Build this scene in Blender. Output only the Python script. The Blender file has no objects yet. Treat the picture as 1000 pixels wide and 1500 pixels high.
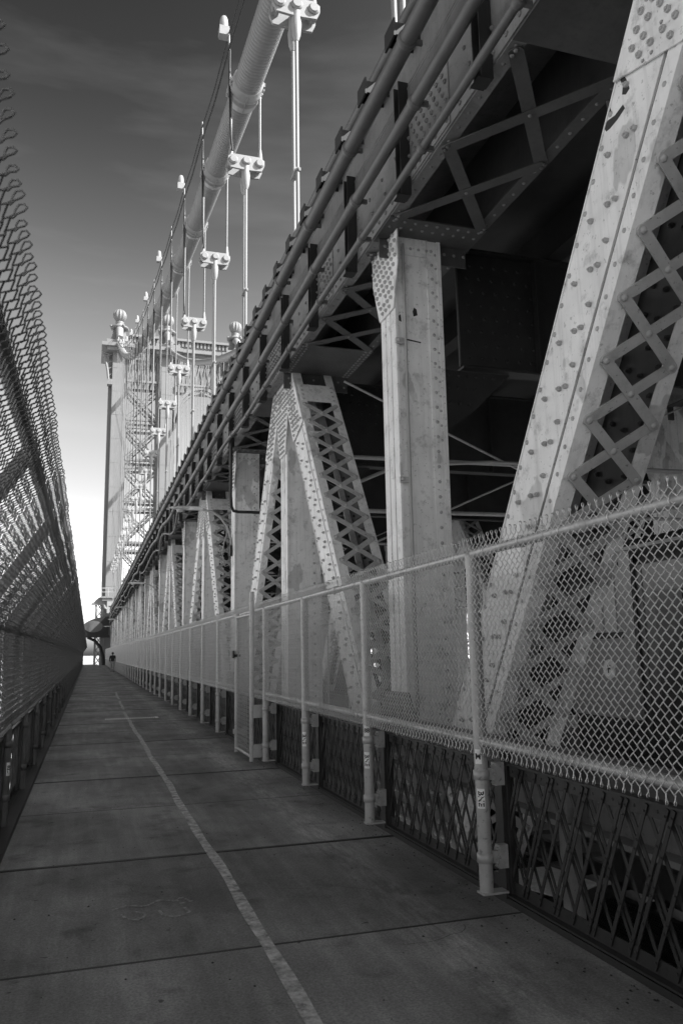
import bpy, math, random
import numpy as np
from mathutils import Vector, Matrix
random.seed(7)
R = math.radians
S = bpy.context.scene
COL = S.collection

# ------------------------------------------------------------------ camera
cam_d = bpy.data.cameras.new('camera')
cam = bpy.data.objects.new('camera', cam_d)
COL.objects.link(cam)
S.camera = cam
cam_d.sensor_fit = 'HORIZONTAL'
cam_d.sensor_width = 24.0
cam_d.lens = 28.0
cam_d.clip_start = 0.05
cam_d.clip_end = 60000
_y = Vector((129 - 500, -(959 - 750), -1167.0)).normalized()
_h = Vector((1, 0.018, 0))
_z = _h.cross(_y).normalized()
if _z.y < 0:
    _z = -_z
_x = _y.cross(_z)
rot = Matrix((_x, _y, _z))
cam.matrix_world = Matrix.Translation((0, 0, 1.6)) @ rot.to_4x4()
cam_d.dof.use_dof = True
cam_d.dof.focus_distance = 9.0
cam_d.dof.aperture_fstop = 6.3

# ------------------------------------------------------------------ world, sun, exposure
SUN = Vector((0.72, -0.50, 0)).normalized()
ELEV = R(40)
AZ = math.atan2(SUN.x, SUN.y)
world = bpy.data.worlds.new('World')
S.world = world
world.use_nodes = True
wt = world.node_tree
wt.nodes.clear()


def wn(t, **k):
    n = wt.nodes.new(t)
    for a, b in k.items():
        setattr(n, a, b)
    return n


sky = wn('ShaderNodeTexSky')
sky.sky_type = 'NISHITA'
sky.sun_disc = False
sky.sun_elevation = ELEV
sky.sun_rotation = AZ
sky.air_density = 1.4
sky.dust_density = 2.0
sky.ozone_density = 1.0
sep = wn('ShaderNodeSeparateColor')
wt.links.new(sky.outputs[0], sep.inputs[0])


def wmath(op, a, b):
    n = wn('ShaderNodeMath', operation=op)
    for i, q in enumerate((a, b)):
        if isinstance(q, (int, float)):
            n.inputs[i].default_value = q
        else:
            wt.links.new(q, n.inputs[i])
    return n.outputs[0]


# black and white film behind a red filter: only the red light of the sky counts
fc = wn('ShaderNodeFloatCurve')
cv = fc.mapping.curves[0]
PTS = [(0, 0), (.144, .012), (.178, .036), (.211, .075), (.276, .15), (.396, .27), (.54, .56), (.75, .60), (1, .60)]
cv.points[0].location = PTS[0]
cv.points[1].location = PTS[-1]
for q in PTS[1:-1]:
    cv.points.new(*q)
fc.mapping.update()
wt.links.new(wmath('DIVIDE', sep.outputs[0], 8.0), fc.inputs['Value'])
red = wmath('MULTIPLY', fc.outputs[0], 5.6)
tc = wn('ShaderNodeTexCoord')
mp = wn('ShaderNodeMapping')
mp.inputs['Scale'].default_value = (2.2, 1.6, 12.0)
wt.links.new(tc.outputs['Generated'], mp.inputs['Vector'])
cn = wn('ShaderNodeTexNoise')
cn.inputs['Scale'].default_value = 1.3
cn.inputs['Detail'].default_value = 6
cn.inputs['Roughness'].default_value = 0.55
wt.links.new(mp.outputs[0], cn.inputs['Vector'])
cr = wn('ShaderNodeMapRange')
cr.inputs[1].default_value = 0.5
cr.inputs[2].default_value = 0.85
cr.inputs[3].default_value = 0.0
cr.inputs[4].default_value = .12
wt.links.new(cn.outputs['Fac'], cr.inputs[0])
skyv = wmath('ADD', red, cr.outputs[0])
bg = wn('ShaderNodeBackground')
bg.inputs['Strength'].default_value = 0.12
wt.links.new(skyv, bg.inputs['Color'])
wo = wn('ShaderNodeOutputWorld')
wt.links.new(bg.outputs[0], wo.inputs['Surface'])

sun_d = bpy.data.lights.new('sun', 'SUN')
sun_d.energy = 2.0
sun_d.angle = R(0.5)
sun_d.color = (1, 1, 1)
sun = bpy.data.objects.new('sun', sun_d)
COL.objects.link(sun)
sdir = Vector((SUN.x * math.cos(ELEV), SUN.y * math.cos(ELEV), math.sin(ELEV)))
sun.rotation_euler = sdir.to_track_quat('Z', 'Y').to_euler()
sun.location = (40, -30, 60)

S.view_settings.view_transform = 'Standard'
S.view_settings.look = 'None'
S.view_settings.gamma = 1
S.view_settings.use_curve_mapping = False
S.view_settings.exposure = 2.5
S.render.engine = 'CYCLES'
S.cycles.max_bounces = 6
S.cycles.transparent_max_bounces = 12

# ------------------------------------------------------------------ materials (the photograph is black and white: every colour is a grey)


def mat(name, base, rough=0.6, metal=0.0, var=0.12, scale=3.0, dirt=0.0, patch=0.0, streak=0.0, bump=0.1, spots=0.0,
        stretch=(1, 1, 1), bscale=60.0, spec=0.5):
    m = bpy.data.materials.new(name)
    m.use_nodes = True
    t = m.node_tree
    b = t.nodes['Principled BSDF']
    L = t.links.new

    def N(ty, **k):
        n = t.nodes.new(ty)
        for a, c in k.items():
            setattr(n, a, c)
        return n

    def noise(sc, det=5, st=None, rough_=0.6, off=0):
        n = N('ShaderNodeTexNoise')
        n.inputs['Scale'].default_value = sc
        n.inputs['Detail'].default_value = det
        n.inputs['Roughness'].default_value = rough_
        q = N('ShaderNodeMapping')
        q.inputs['Scale'].default_value = st or (1, 1, 1)
        q.inputs['Location'].default_value = (off, off * 1.7, off * .3)
        L(geo.outputs['Position'], q.inputs['Vector'])
        L(q.outputs[0], n.inputs['Vector'])
        return n.outputs['Fac']

    def rng(x, a, c, d, e):
        n = N('ShaderNodeMapRange')
        for i, val in enumerate((a, c, d, e)):
            n.inputs[i + 1].default_value = val
        L(x, n.inputs[0])
        return n.outputs[0]

    def mul(x, y, op='MULTIPLY'):
        n = N('ShaderNodeMath', operation=op)
        for i, q in enumerate((x, y)):
            if isinstance(q, (int, float)):
                n.inputs[i].default_value = q
            else:
                L(q, n.inputs[i])
        return n.outputs[0]
    geo = N('ShaderNodeNewGeometry')
    val = rng(noise(scale, 6, stretch), 0.3, 0.7, base * (1 - var), base * (1 + var))
    if patch:
        val = mul(val, rng(noise(1.7, 4, (1, 1, .6), .5, 3.3), 0.60, 0.615, 1.0, 1 - patch))
    if streak:
        val = mul(val, rng(noise(2.0, 5, (9, 9, .35), .6, 9.1), 0.5, 0.75, 1.0, 1 - streak))
    if dirt:
        val = mul(val, rng(noise(5.5, 8, (1, 1, 1), .7, 5.2), 0.54, 0.72, 1.0, 1 - dirt))
    if spots:
        val = mul(val, rng(noise(26, 4, (1, 1, 1), .6, 1.9), 0.635, 0.66, 1.0, 1 - spots))
    L(val, b.inputs['Base Color'])
    b.inputs['Roughness'].default_value = rough
    b.inputs['Metallic'].default_value = metal
    b.inputs['Specular IOR Level'].default_value = spec
    if bump:
        bn = N('ShaderNodeBump')
        bn.inputs['Strength'].default_value = bump
        bn.inputs['Distance'].default_value = 0.004
        L(noise(bscale, 4), bn.inputs['Height'])
        L(bn.outputs[0], b.inputs['Normal'])
    return m


M = {
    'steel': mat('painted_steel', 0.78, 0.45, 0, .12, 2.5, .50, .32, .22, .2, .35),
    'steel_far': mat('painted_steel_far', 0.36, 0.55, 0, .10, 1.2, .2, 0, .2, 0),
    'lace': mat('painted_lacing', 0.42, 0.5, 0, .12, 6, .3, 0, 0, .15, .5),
    'chord': mat('chord_and_shade_paint', 0.20, 0.55, 0, .1, 2, .35, .15, .2, .12, .4),
    'shade_steel': mat('shaded_steel', 0.07, 0.6, 0, .2, 3, .3, 0, .2, .15),  # steel darkened: shade inside the members is put into the colour
    'black_steel': mat('near_black_steel', 0.02, 0.6, 0, .3, 3, .4, 0, .2, .2),  # one near-black tone for decks, track and paint chips
    'rivet': mat('shaded_rivet_paint', 0.38, 0.42, 0, .1, 10, .3),  # darker than the plates, standing for the shaded side of each head
    'pipe': mat('grey_pipe', 0.09, 0.5, 0, .15, 3, .25, 0, 0, .1),
    'dark': mat('dark_bracket', 0.01, 0.6, 0, .2, 4, .2),
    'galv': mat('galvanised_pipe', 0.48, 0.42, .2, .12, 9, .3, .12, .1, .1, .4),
    'galv_dark': mat('shaded_pipe', 0.14, 0.5, .2, .2, 9, .3, .2, .1, .1),  # galvanised tone darkened, as the left posts are seen against the light
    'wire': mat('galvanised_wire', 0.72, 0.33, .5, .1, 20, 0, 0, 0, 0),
    'wire_left': mat('shaded_wire', 0.18, 0.5, .2, .15, 14, 0, 0, 0, 0),  # wire tone darkened to stand as a silhouette against the sky
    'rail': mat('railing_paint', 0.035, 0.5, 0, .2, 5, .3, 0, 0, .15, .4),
    'cable': mat('cable_wrap', 0.22, 0.5, 0, .06, 3, .1, 0, 0, 0),
    'white': mat('white_paint', 0.29, 0.45, 0, .05, 5, .12, 0, 0, 0),
    'rope': mat('wire_rope', 0.2, 0.5, .3, .2, 30, 0, 0, 0, 0),
    'tower': mat('tower_paint', 0.19, 0.55, 0, .07, .25, .12, 0, .15, 0),
    'water': None,
    'rubber': mat('dark_rubber', 0.02, 0.5),
    'train': mat('train_steel', 0.07, 0.28, .6, .1, 3, .2, 0, .1, .03),
    'train_panel': mat('train_cab_panel', 0.30, 0.4, .1, .06, 3, .15, 0, .1, .03),
    'jacket': mat('dark_jacket', 0.03, 0.9, 0, .1, 20),
    'trousers': mat('pale_trousers', 0.33, 0.9, 0, .1, 20),
    'skin': mat('skin', 0.25, 0.6, 0, .05, 20),
    'hair': mat('dark_hair', 0.02, 0.7),
    'ink': mat('black_ink', 0.02, 0.6, 0, 0, 5, 0, 0, 0, 0),
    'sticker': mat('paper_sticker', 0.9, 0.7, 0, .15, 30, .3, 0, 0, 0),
    'city': mat('city_stone', 0.35, 0.8, 0, .2, .02, 0, 0, 0, 0),
    'lens': mat('lens_and_pane_sheen', 0.5, 0.2, 0, .05, 5, 0, 0, 0, 0),
}


def glass_mat():
    m = bpy.data.materials.new('window_glass')
    m.use_nodes = True
    b = m.node_tree.nodes['Principled BSDF']
    b.inputs['Base Color'].default_value = (.06, .06, .06, 1)
    b.inputs['Roughness'].default_value = .25
    b.inputs['Specular IOR Level'].default_value = .3
    b.inputs['Coat Weight'].default_value = .0
    return m


M['glass'] = glass_mat()


def water_mat():
    m = bpy.data.materials.new('river_water')
    m.use_nodes = True
    t = m.node_tree
    b = t.nodes['Principled BSDF']
    b.inputs['Base Color'].default_value = (.34, .34, .34, 1)
    b.inputs['Roughness'].default_value = .22
    n = t.nodes.new('ShaderNodeTexNoise')
    n.inputs['Scale'].default_value = .35
    n.inputs['Detail'].default_value = 8
    g = t.nodes.new('ShaderNodeNewGeometry')
    t.links.new(g.outputs['Position'], n.inputs['Vector'])
    bp = t.nodes.new('ShaderNodeBump')
    bp.inputs['Strength'].default_value = .5
    bp.inputs['Distance'].default_value = .4
    t.links.new(n.outputs['Fac'], bp.inputs['Height'])
    t.links.new(bp.outputs[0], b.inputs['Normal'])
    return m


M['water'] = water_mat()


def concrete_mat():
    m = bpy.data.materials.new('walkway_concrete')
    m.use_nodes = True
    t = m.node_tree
    b = t.nodes['Principled BSDF']
    L = t.links.new

    def N(ty, **k):
        n = t.nodes.new(ty)
        for a, c in k.items():
            setattr(n, a, c)
        return n
    geo = N('ShaderNodeNewGeometry')
    oi = N('ShaderNodeObjectInfo')

    def noise(sc, det, st, off=0, ro=.6):
        n = N('ShaderNodeTexNoise')
        n.inputs['Scale'].default_value = sc
        n.inputs['Detail'].default_value = det
        n.inputs['Roughness'].default_value = ro
        q = N('ShaderNodeMapping')
        q.inputs['Scale'].default_value = st
        q.inputs['Location'].default_value = (off, off, 0)
        L(geo.outputs['Position'], q.inputs['Vector'])
        L(q.outputs[0], n.inputs['Vector'])
        return n.outputs['Fac']

    def rng(x, a, c, d, e):
        n = N('ShaderNodeMapRange')
        for i, v in enumerate((a, c, d, e)):
            n.inputs[i + 1].default_value = v
        L(x, n.inputs[0])
        return n.outputs[0]

    def mul(x, y, op='MULTIPLY'):
        n = N('ShaderNodeMath', operation=op)
        for i, q in enumerate((x, y)):
            if isinstance(q, (int, float)):
                n.inputs[i].default_value = q
            else:
                L(q, n.inputs[i])
        return n.outputs[0]
    v = rng(noise(1.1, 8, (1, .6, 1)), .3, .7, .13, .33)
    v = mul(v, rng(noise(70, 6, (1, 1, 1), 2, .8), .35, .65, .62, 1.38))
    v = mul(v, rng(noise(2.2, 6, (4, .25, 1), 7), .45, .75, 1, 1.35))          # scuffs that run with the traffic
    v = mul(v, rng(noise(2.6, 7, (1, 1, 1), 11), .56, .75, 1, .42))             # blotches
    v = mul(v, rng(noise(.55, 6, (1, .8, 1), 31), .35, .65, .78, 1.22))
    v = mul(v, rng(noise(9, 3, (1, 1.3, 1), 21, .4), .735, .75, 1, .35))       # chewing gum
    v = mul(v, rng(oi.outputs['Random'], 0, 1, .88, 1.1))
    # worn pale band beside the right railing and a scraped patch
    sp = N('ShaderNodeSeparateXYZ')
    L(geo.outputs['Position'], sp.inputs[0])
    d1 = mul(mul(mul(sp.outputs[0], -1.98, 'ADD'), 4.2), 2, 'POWER')
    band = mul(rng(d1, 0, 1, 1, 0), rng(noise(7, 7, (3, .5, 1), 4, .75), .40, .68, 0, 1))
    v = mul(v, mul(mul(band, .75), 1, 'ADD'))
    L(v, b.inputs['Base Color'])
    b.inputs['Roughness'].default_value = .75
    bp = N('ShaderNodeBump')
    bp.inputs['Strength'].default_value = .35
    bp.inputs['Distance'].default_value = .006
    L(noise(60, 6, (1, 1, 1), 5, .7), bp.inputs['Height'])
    L(bp.outputs[0], b.inputs['Normal'])
    return m


M['concrete'] = concrete_mat()


def worn_paint(name, col, lo, hi, sc, stretch=(1, 1, 1)):
    m = bpy.data.materials.new(name)
    m.use_nodes = True
    t = m.node_tree
    b = t.nodes['Principled BSDF']
    b.inputs['Base Color'].default_value = (col, col, col, 1)
    b.inputs['Roughness'].default_value = .8
    g = t.nodes.new('ShaderNodeNewGeometry')
    q = t.nodes.new('ShaderNodeMapping')
    q.inputs['Scale'].default_value = stretch
    n = t.nodes.new('ShaderNodeTexNoise')
    n.inputs['Scale'].default_value = sc
    n.inputs['Detail'].default_value = 8
    n.inputs['Roughness'].default_value = .75
    t.links.new(g.outputs['Position'], q.inputs[0])
    t.links.new(q.outputs[0], n.inputs['Vector'])
    r = t.nodes.new('ShaderNodeMapRange')
    r.inputs[1].default_value = lo
    r.inputs[2].default_value = hi
    t.links.new(n.outputs['Fac'], r.inputs[0])
    t.links.new(r.outputs[0], b.inputs['Alpha'])
    return m


M['line'] = worn_paint('worn_line_paint', .72, .26, .62, 11)
M['chalk'] = worn_paint('faded_chalk', .45, .28, .62, 22)

# ------------------------------------------------------------------ mesh helpers


class MB:
    def __init__(s):
        s.v = []
        s.f = []
        s.sm = []

    def add(s, vs, fs, smooth=False):
        o = len(s.v)
        s.v += [tuple(p) for p in vs]
        s.f += [tuple(i + o for i in f) for f in fs]
        s.sm += [smooth] * len(fs)

    def box(s, x0, x1, y0, y1, z0, z1):
        s.add([(x0, y0, z0), (x1, y0, z0), (x1, y1, z0), (x0, y1, z0), (x0, y0, z1), (x1, y0, z1), (x1, y1, z1), (x0, y1, z1)],
              [(0, 3, 2, 1), (4, 5, 6, 7), (0, 1, 5, 4), (1, 2, 6, 5), (2, 3, 7, 6), (3, 0, 4, 7)])
        return s

    def bar(s, p0, p1, w, t, side):
        """flat bar p0-p1, width w along side (made square to it), thickness t"""
        p0, p1 = Vector(p0), Vector(p1)
        d = (p1 - p0).normalized()
        sd = Vector(side)
        sd = (sd - d * sd.dot(d)).normalized()
        n = d.cross(sd)
        a, b = sd * w / 2, n * t / 2
        s.add([p0 - a - b, p0 + a - b, p0 + a + b, p0 - a + b, p1 - a - b, p1 + a - b, p1 + a + b, p1 - a + b],
              [(0, 3, 2, 1), (4, 5, 6, 7), (0, 1, 5, 4), (1, 2, 6, 5), (2, 3, 7, 6), (3, 0, 4, 7)])
        return s

    def strap(s, p0, p1, w, t, side, ext=.045):
        """flat bar with rounded ends"""
        p0, p1 = Vector(p0), Vector(p1)
        d = (p1 - p0).normalized()
        sd = Vector(side)
        sd = (sd - d * sd.dot(d)).normalized()
        n = d.cross(sd)
        o = []
        for c, sg in ((p0, -1), (p1, 1)):
            for a in (-80, -45, 0, 45, 80):
                aa = R(a)
                o.append(c + d * sg * math.cos(aa) * ext + sd * sg * math.sin(aa) * w / 2)
        k = len(o)
        vs = [p - n * t / 2 for p in o] + [p + n * t / 2 for p in o]
        fs = [tuple(range(k))[::-1], tuple(range(k, 2 * k))] + [(i, (i + 1) % k, (i + 1) % k + k, i + k) for i in range(k)]
        s.add(vs, fs)
        return s

    def tube(s, pts, r, n=8, cap=True, smooth=True):
        pts = [Vector(p) for p in pts]
        rs = r if isinstance(r, (list, tuple)) else [r] * len(pts)
        vs, fs = [], []
        up = None
        for i, p in enumerate(pts):
            d = (pts[min(i + 1, len(pts) - 1)] - pts[max(i - 1, 0)]).normalized()
            if up is None:
                up = Vector((0, 0, 1)) if abs(d.z) < .9 else Vector((0, 1, 0))
            a = (up - d * up.dot(d)).normalized()
            up = a
            b = d.cross(a)
            for k in range(n):
                t = 2 * math.pi * k / n
                vs.append(p + (a * math.cos(t) + b * math.sin(t)) * rs[i])
        for i in range(len(pts) - 1):
            for k in range(n):
                k2 = (k + 1) % n
                fs.append((i * n + k, i * n + k2, (i + 1) * n + k2, (i + 1) * n + k))
        s.add(vs, fs, smooth)
        if cap:
            m = (len(pts) - 1) * n
            s.add([vs[k] for k in range(n)], [tuple(range(n))[::-1]])
            s.add([vs[m + k] for k in range(n)], [tuple(range(n))])
        return s

    def prism(s, pts, off):
        off = Vector(off)
        pts = [Vector(p) for p in pts]
        k = len(pts)
        s.add(pts + [p + off for p in pts], [tuple(range(k))[::-1], tuple(range(k, 2 * k))] +
              [(i, (i + 1) % k, (i + 1) % k + k, i + k) for i in range(k)])
        return s

    def lathe(s, prof, c, n=16, axis=(0, 0, 1), smooth=True, rib=0.0):
        ax = Vector(axis).normalized()
        a = (Vector((1, 0, 0)) if abs(ax.x) < .9 else Vector((0, 1, 0)))
        a = (a - ax * a.dot(ax)).normalized()
        b = ax.cross(a)
        c = Vector(c)
        vs, fs = [], []
        for r, z in prof:
            for k in range(n):
                t = 2 * math.pi * k / n
                rr = r * (1 - (rib if k % 2 else 0))
                vs.append(c + ax * z + (a * math.cos(t) + b * math.sin(t)) * rr)
        for i in range(len(prof) - 1):
            for k in range(n):
                k2 = (k + 1) % n
                fs.append((i * n + k, i * n + k2, (i + 1) * n + k2, (i + 1) * n + k))
        s.add(vs, fs, smooth)
        m = (len(prof) - 1) * n
        s.add([vs[k] for k in range(n)], [tuple(range(n))[::-1]])
        s.add([vs[m + k] for k in range(n)], [tuple(range(n))])
        return s

    def rivet(s, p, nrm, r=.024, h=.016, n=6):
        nrm = Vector(nrm).normalized()
        a = nrm.orthogonal().normalized()
        b = nrm.cross(a)
        p = Vector(p)
        vs = []
        for rr, hh in ((r, 0), (r * .8, h * .65)):
            for k in range(n):
                t = 2 * math.pi * k / n
                vs.append(p + nrm * hh + (a * math.cos(t) + b * math.sin(t)) * rr)
        vs.append(p + nrm * h)
        fs = [(k, (k + 1) % n, (k + 1) % n + n, k + n) for k in range(n)] + [(k + n, (k + 1) % n + n, 2 * n) for k in range(n)]
        s.add(vs, fs, True)
        return s

    def nut(s, p, nrm, r=.03, h=.03, ang=0.0):
        nrm = Vector(nrm).normalized()
        a = nrm.orthogonal().normalized()
        b = nrm.cross(a)
        p = Vector(p)
        vs = []
        for rr, hh in ((r, 0), (r, h * .8), (r * .75, h), (r * .5, h), (r * .45, h * 1.35)):
            for k in range(6):
                t = math.pi / 3 * k + ang
                vs.append(p + nrm * hh + (a * math.cos(t) + b * math.sin(t)) * rr)
        fs = [(j * 6 + k, j * 6 + (k + 1) % 6, j * 6 + 6 + (k + 1) % 6, j * 6 + 6 + k) for j in range(4) for k in range(6)]
        fs.append(tuple(24 + k for k in range(6)))
        s.add(vs, fs)
        return s

    def mesh(s, name, material):
        me = bpy.data.meshes.new(name)
        me.from_pydata([tuple(v) for v in s.v], [], s.f)
        me.polygons.foreach_set('use_smooth', s.sm)
        me.materials.append(M[material])
        me.update()
        return me


def wl(o):
    p = Vector((0, 0, 0))
    while o:
        p += o.location
        o = o.parent
    return p


def thing(name, label, cat, loc=(0, 0, 0), group=None):
    o = bpy.data.objects.new(name, None)
    COL.objects.link(o)
    o.location = loc
    o.empty_display_size = .2
    return tag(o, label, cat, group)


def tag(o, label, cat, group=None):
    o['label'] = label
    o['category'] = cat
    if group:
        o['group'] = group
    return o


def inst(name, me, parent=None, loc=(0, 0, 0), rotx=0.0, label=None, stuff=False, local=False):
    """an object at WORLD location loc (parents are never rotated, unless local=True)"""
    o = bpy.data.objects.new(name, me)
    COL.objects.link(o)
    if parent:
        o.parent = parent
        o.location = Vector(loc) - (Vector((0, 0, 0)) if local else wl(parent))
    else:
        o.location = loc
    o.rotation_euler = (rotx, 0, 0)
    if label:
        o['label'] = label
    if stuff:
        o['kind'] = 'stuff'
    return o


def put(name, mb, material, parent=None, label=None, stuff=False):
    """mesh given in world coordinates"""
    return inst(name, mb.mesh(name, material), parent, (0, 0, 0), label=label, stuff=stuff)


def structure(o):
    o['kind'] = 'structure'
    return o


ORD = ['first', 'second', 'third', 'fourth', 'fifth', 'sixth', 'seventh', 'eighth', 'ninth', 'tenth', 'eleventh', 'twelfth',
       'thirteenth', 'fourteenth', 'fifteenth', 'sixteenth', 'seventeenth', 'eighteenth', 'nineteenth', 'twentieth',
       'twenty-first', 'twenty-second', 'twenty-third', 'twenty-fourth', 'twenty-fifth', 'twenty-sixth']

P = 5.25            # panel of the truss
N0 = 8.15           # a lower node (plain vertical)
BAY = 2.19          # bay of the fences and slabs
ZB, ZT = -1.0, 6.84  # chord axes


def cable_z(y):
    return 16.45 + .165 * (y - 20) + .00147 * (y - 20) ** 2


# ------------------------------------------------------------------ river
mb = MB()
mb.add([(-25000, -25000, -40), (25000, -25000, -40), (25000, 25000, -40), (-25000, 25000, -40)], [(0, 1, 2, 3)])
structure(put('river', mb, 'water'))

# ------------------------------------------------------------------ walkway
mb = MB().box(-.72, 2.74, -9, 126, -.30, -.085)
mb.box(2.585, 2.74, -9, 126, -.085, .035)
mb.box(-.72, -.60, -9, 126, -.085, .05)
walk = structure(put('walkway', mb, 'rail'))
slab = MB()
g = .007
# slab with slightly eased edges
x0, x1, y0, y1 = -.598, 2.583, g, BAY - g
e = .006
slab.add([(x0, y0, -.08), (x1, y0, -.08), (x1, y1, -.08), (x0, y1, -.08), (x0, y0, -e), (x1, y0, -e), (x1, y1, -e), (x0, y1, -e),
          (x0, y0 + e, 0), (x1, y0 + e, 0), (x1, y1 - e, 0), (x0, y1 - e, 0)],
         [(0, 1, 5, 4), (1, 2, 6, 5), (2, 3, 7, 6), (3, 0, 4, 7), (4, 5, 9, 8), (6, 7, 11, 10), (5, 6, 10, 9), (7, 4, 8, 11), (8, 9, 10, 11)])
slab_me = slab.mesh('concrete_slab', 'concrete')
seal_w = MB().box(-.598, 2.583, -.021, .021, -.004, .0025).mesh('joint_seal', 'rubber')
seal_n = MB().box(-.598, 2.583, -.010, .010, -.02, -.0012).mesh('joint_seal', 'rubber')
y = 4.66 - 6 * BAY
kk = 0
while y < 126 - BAY:
    kk += 1
    inst('joint_seal', seal_n if kk % 2 else seal_w, walk, (0, y, 0))
    o = inst('concrete_slab', slab_me, walk, (0, y, random.uniform(-.003, .0)))
    y += BAY
# centre line
mb = MB()
prev = None
yy = 3.31
k = 0
while yy < 36:
    c = 1.0 + .008 * math.sin(yy * 1.3) + .005 * math.sin(yy * 3.1 + 1) + max(0, yy - 22) * .012
    w = .038 + .004 * math.sin(yy * 5.0)
    cur = [(c - w, yy, .004), (c + w, yy, .004)]
    if prev and not (23.6 < yy < 24.8 or 29.2 < yy < 30.4):
        mb.add(prev + cur, [(0, 1, 3, 2)])
    prev = cur
    yy += .22
put('painted_line', mb, 'line', walk, 'worn pale centre line painted along the walkway')
# chalk scrawl
mb = MB()
for pts in ([(.20, 5.58), (.30, 5.66), (.36, 5.60), (.42, 5.60), (.50, 5.69), (.57, 5.66), (.60, 5.62), (.64, 5.70), (.70, 5.59), (.62, 5.57)],
            [(.25, 5.50), (.28, 5.36), (.36, 5.33), (.40, 5.44), (.34, 5.50)],
            [(.48, 5.48), (.50, 5.36), (.58, 5.31), (.66, 5.38), (.64, 5.48)]):
    q = [Vector((a, b, .0045)) for a, b in pts]
    for a, b in zip(q, q[1:]):
        d = (b - a).normalized()
        n = Vector((-d.y, d.x, 0)) * .010
        mb.add([a - n, a + n, b + n, b - n], [(0, 1, 2, 3)])
put('chalk_scrawl', mb, 'chalk', walk, 'faint chalk scrawl on the concrete')
# expansion strip across the walkway
mb = MB()
for i in range(24):
    x = .45 + i * .05
    mb.prism([(x, 21.0, .004), (x + .028, 21.0, .004), (x + .05, 21.35, .004), (x + .022, 21.35, .004)], (0, 0, .006))
mb.box(1.66, 1.74, 20.98, 21.37, .004, .012)
put('expansion_strip', mb, 'sticker', walk, 'ribbed metal expansion strip across the centre line')
# hairline cracks
mb = MB()
rc = random.Random(5)
for cx0, cy0, ang, nseg in ((.1, 6.2, .3, 14), (1.9, 5.4, 2.6, 12), (1.5, 8.4, .1, 16), (.3, 9.9, 2.9, 14), (2.1, 12.2, .2, 12), (.6, 13.4, 3.0, 14), (1.7, 4.4, .5, 9)):
    p_ = Vector((cx0, cy0, .0015))
    for k in range(nseg):
        ang += rc.gauss(0, .35)
        q_ = p_ + Vector((math.cos(ang), math.sin(ang) * .6, 0)) * .07
        if not -.5 < q_.x < 2.5:
            break
        n_ = Vector((-math.sin(ang), math.cos(ang), 0)) * .0022
        mb.add([p_ - n_, p_ + n_, q_ + n_, q_ - n_], [(0, 1, 2, 3)])
        p_ = q_
put('cracks', mb, 'rubber', walk, stuff=True)
# littered grit
mb = MB()
for i in range(900):
    yy = random.uniform(3, 26)
    xx = 2.55 - abs(random.gauss(0, .16)) if random.random() < .6 else random.uniform(-.55, 2.5)
    r = random.uniform(.003, .009)
    q = [Vector((xx + r * math.cos(a), yy + r * 1.4 * math.sin(a), .001)) for a in (0, 1.4, 2.7, 4.1, 5.2)]
    mb.add(q + [(xx, yy, r * .7 + .001)], [(i, (i + 1) % 5, 5) for i in range(5)])
put('grit', mb, 'rail', walk, stuff=True)

# ------------------------------------------------------------------ chain link wire nets
W, H = .0286, .030      # half a diamond


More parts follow.
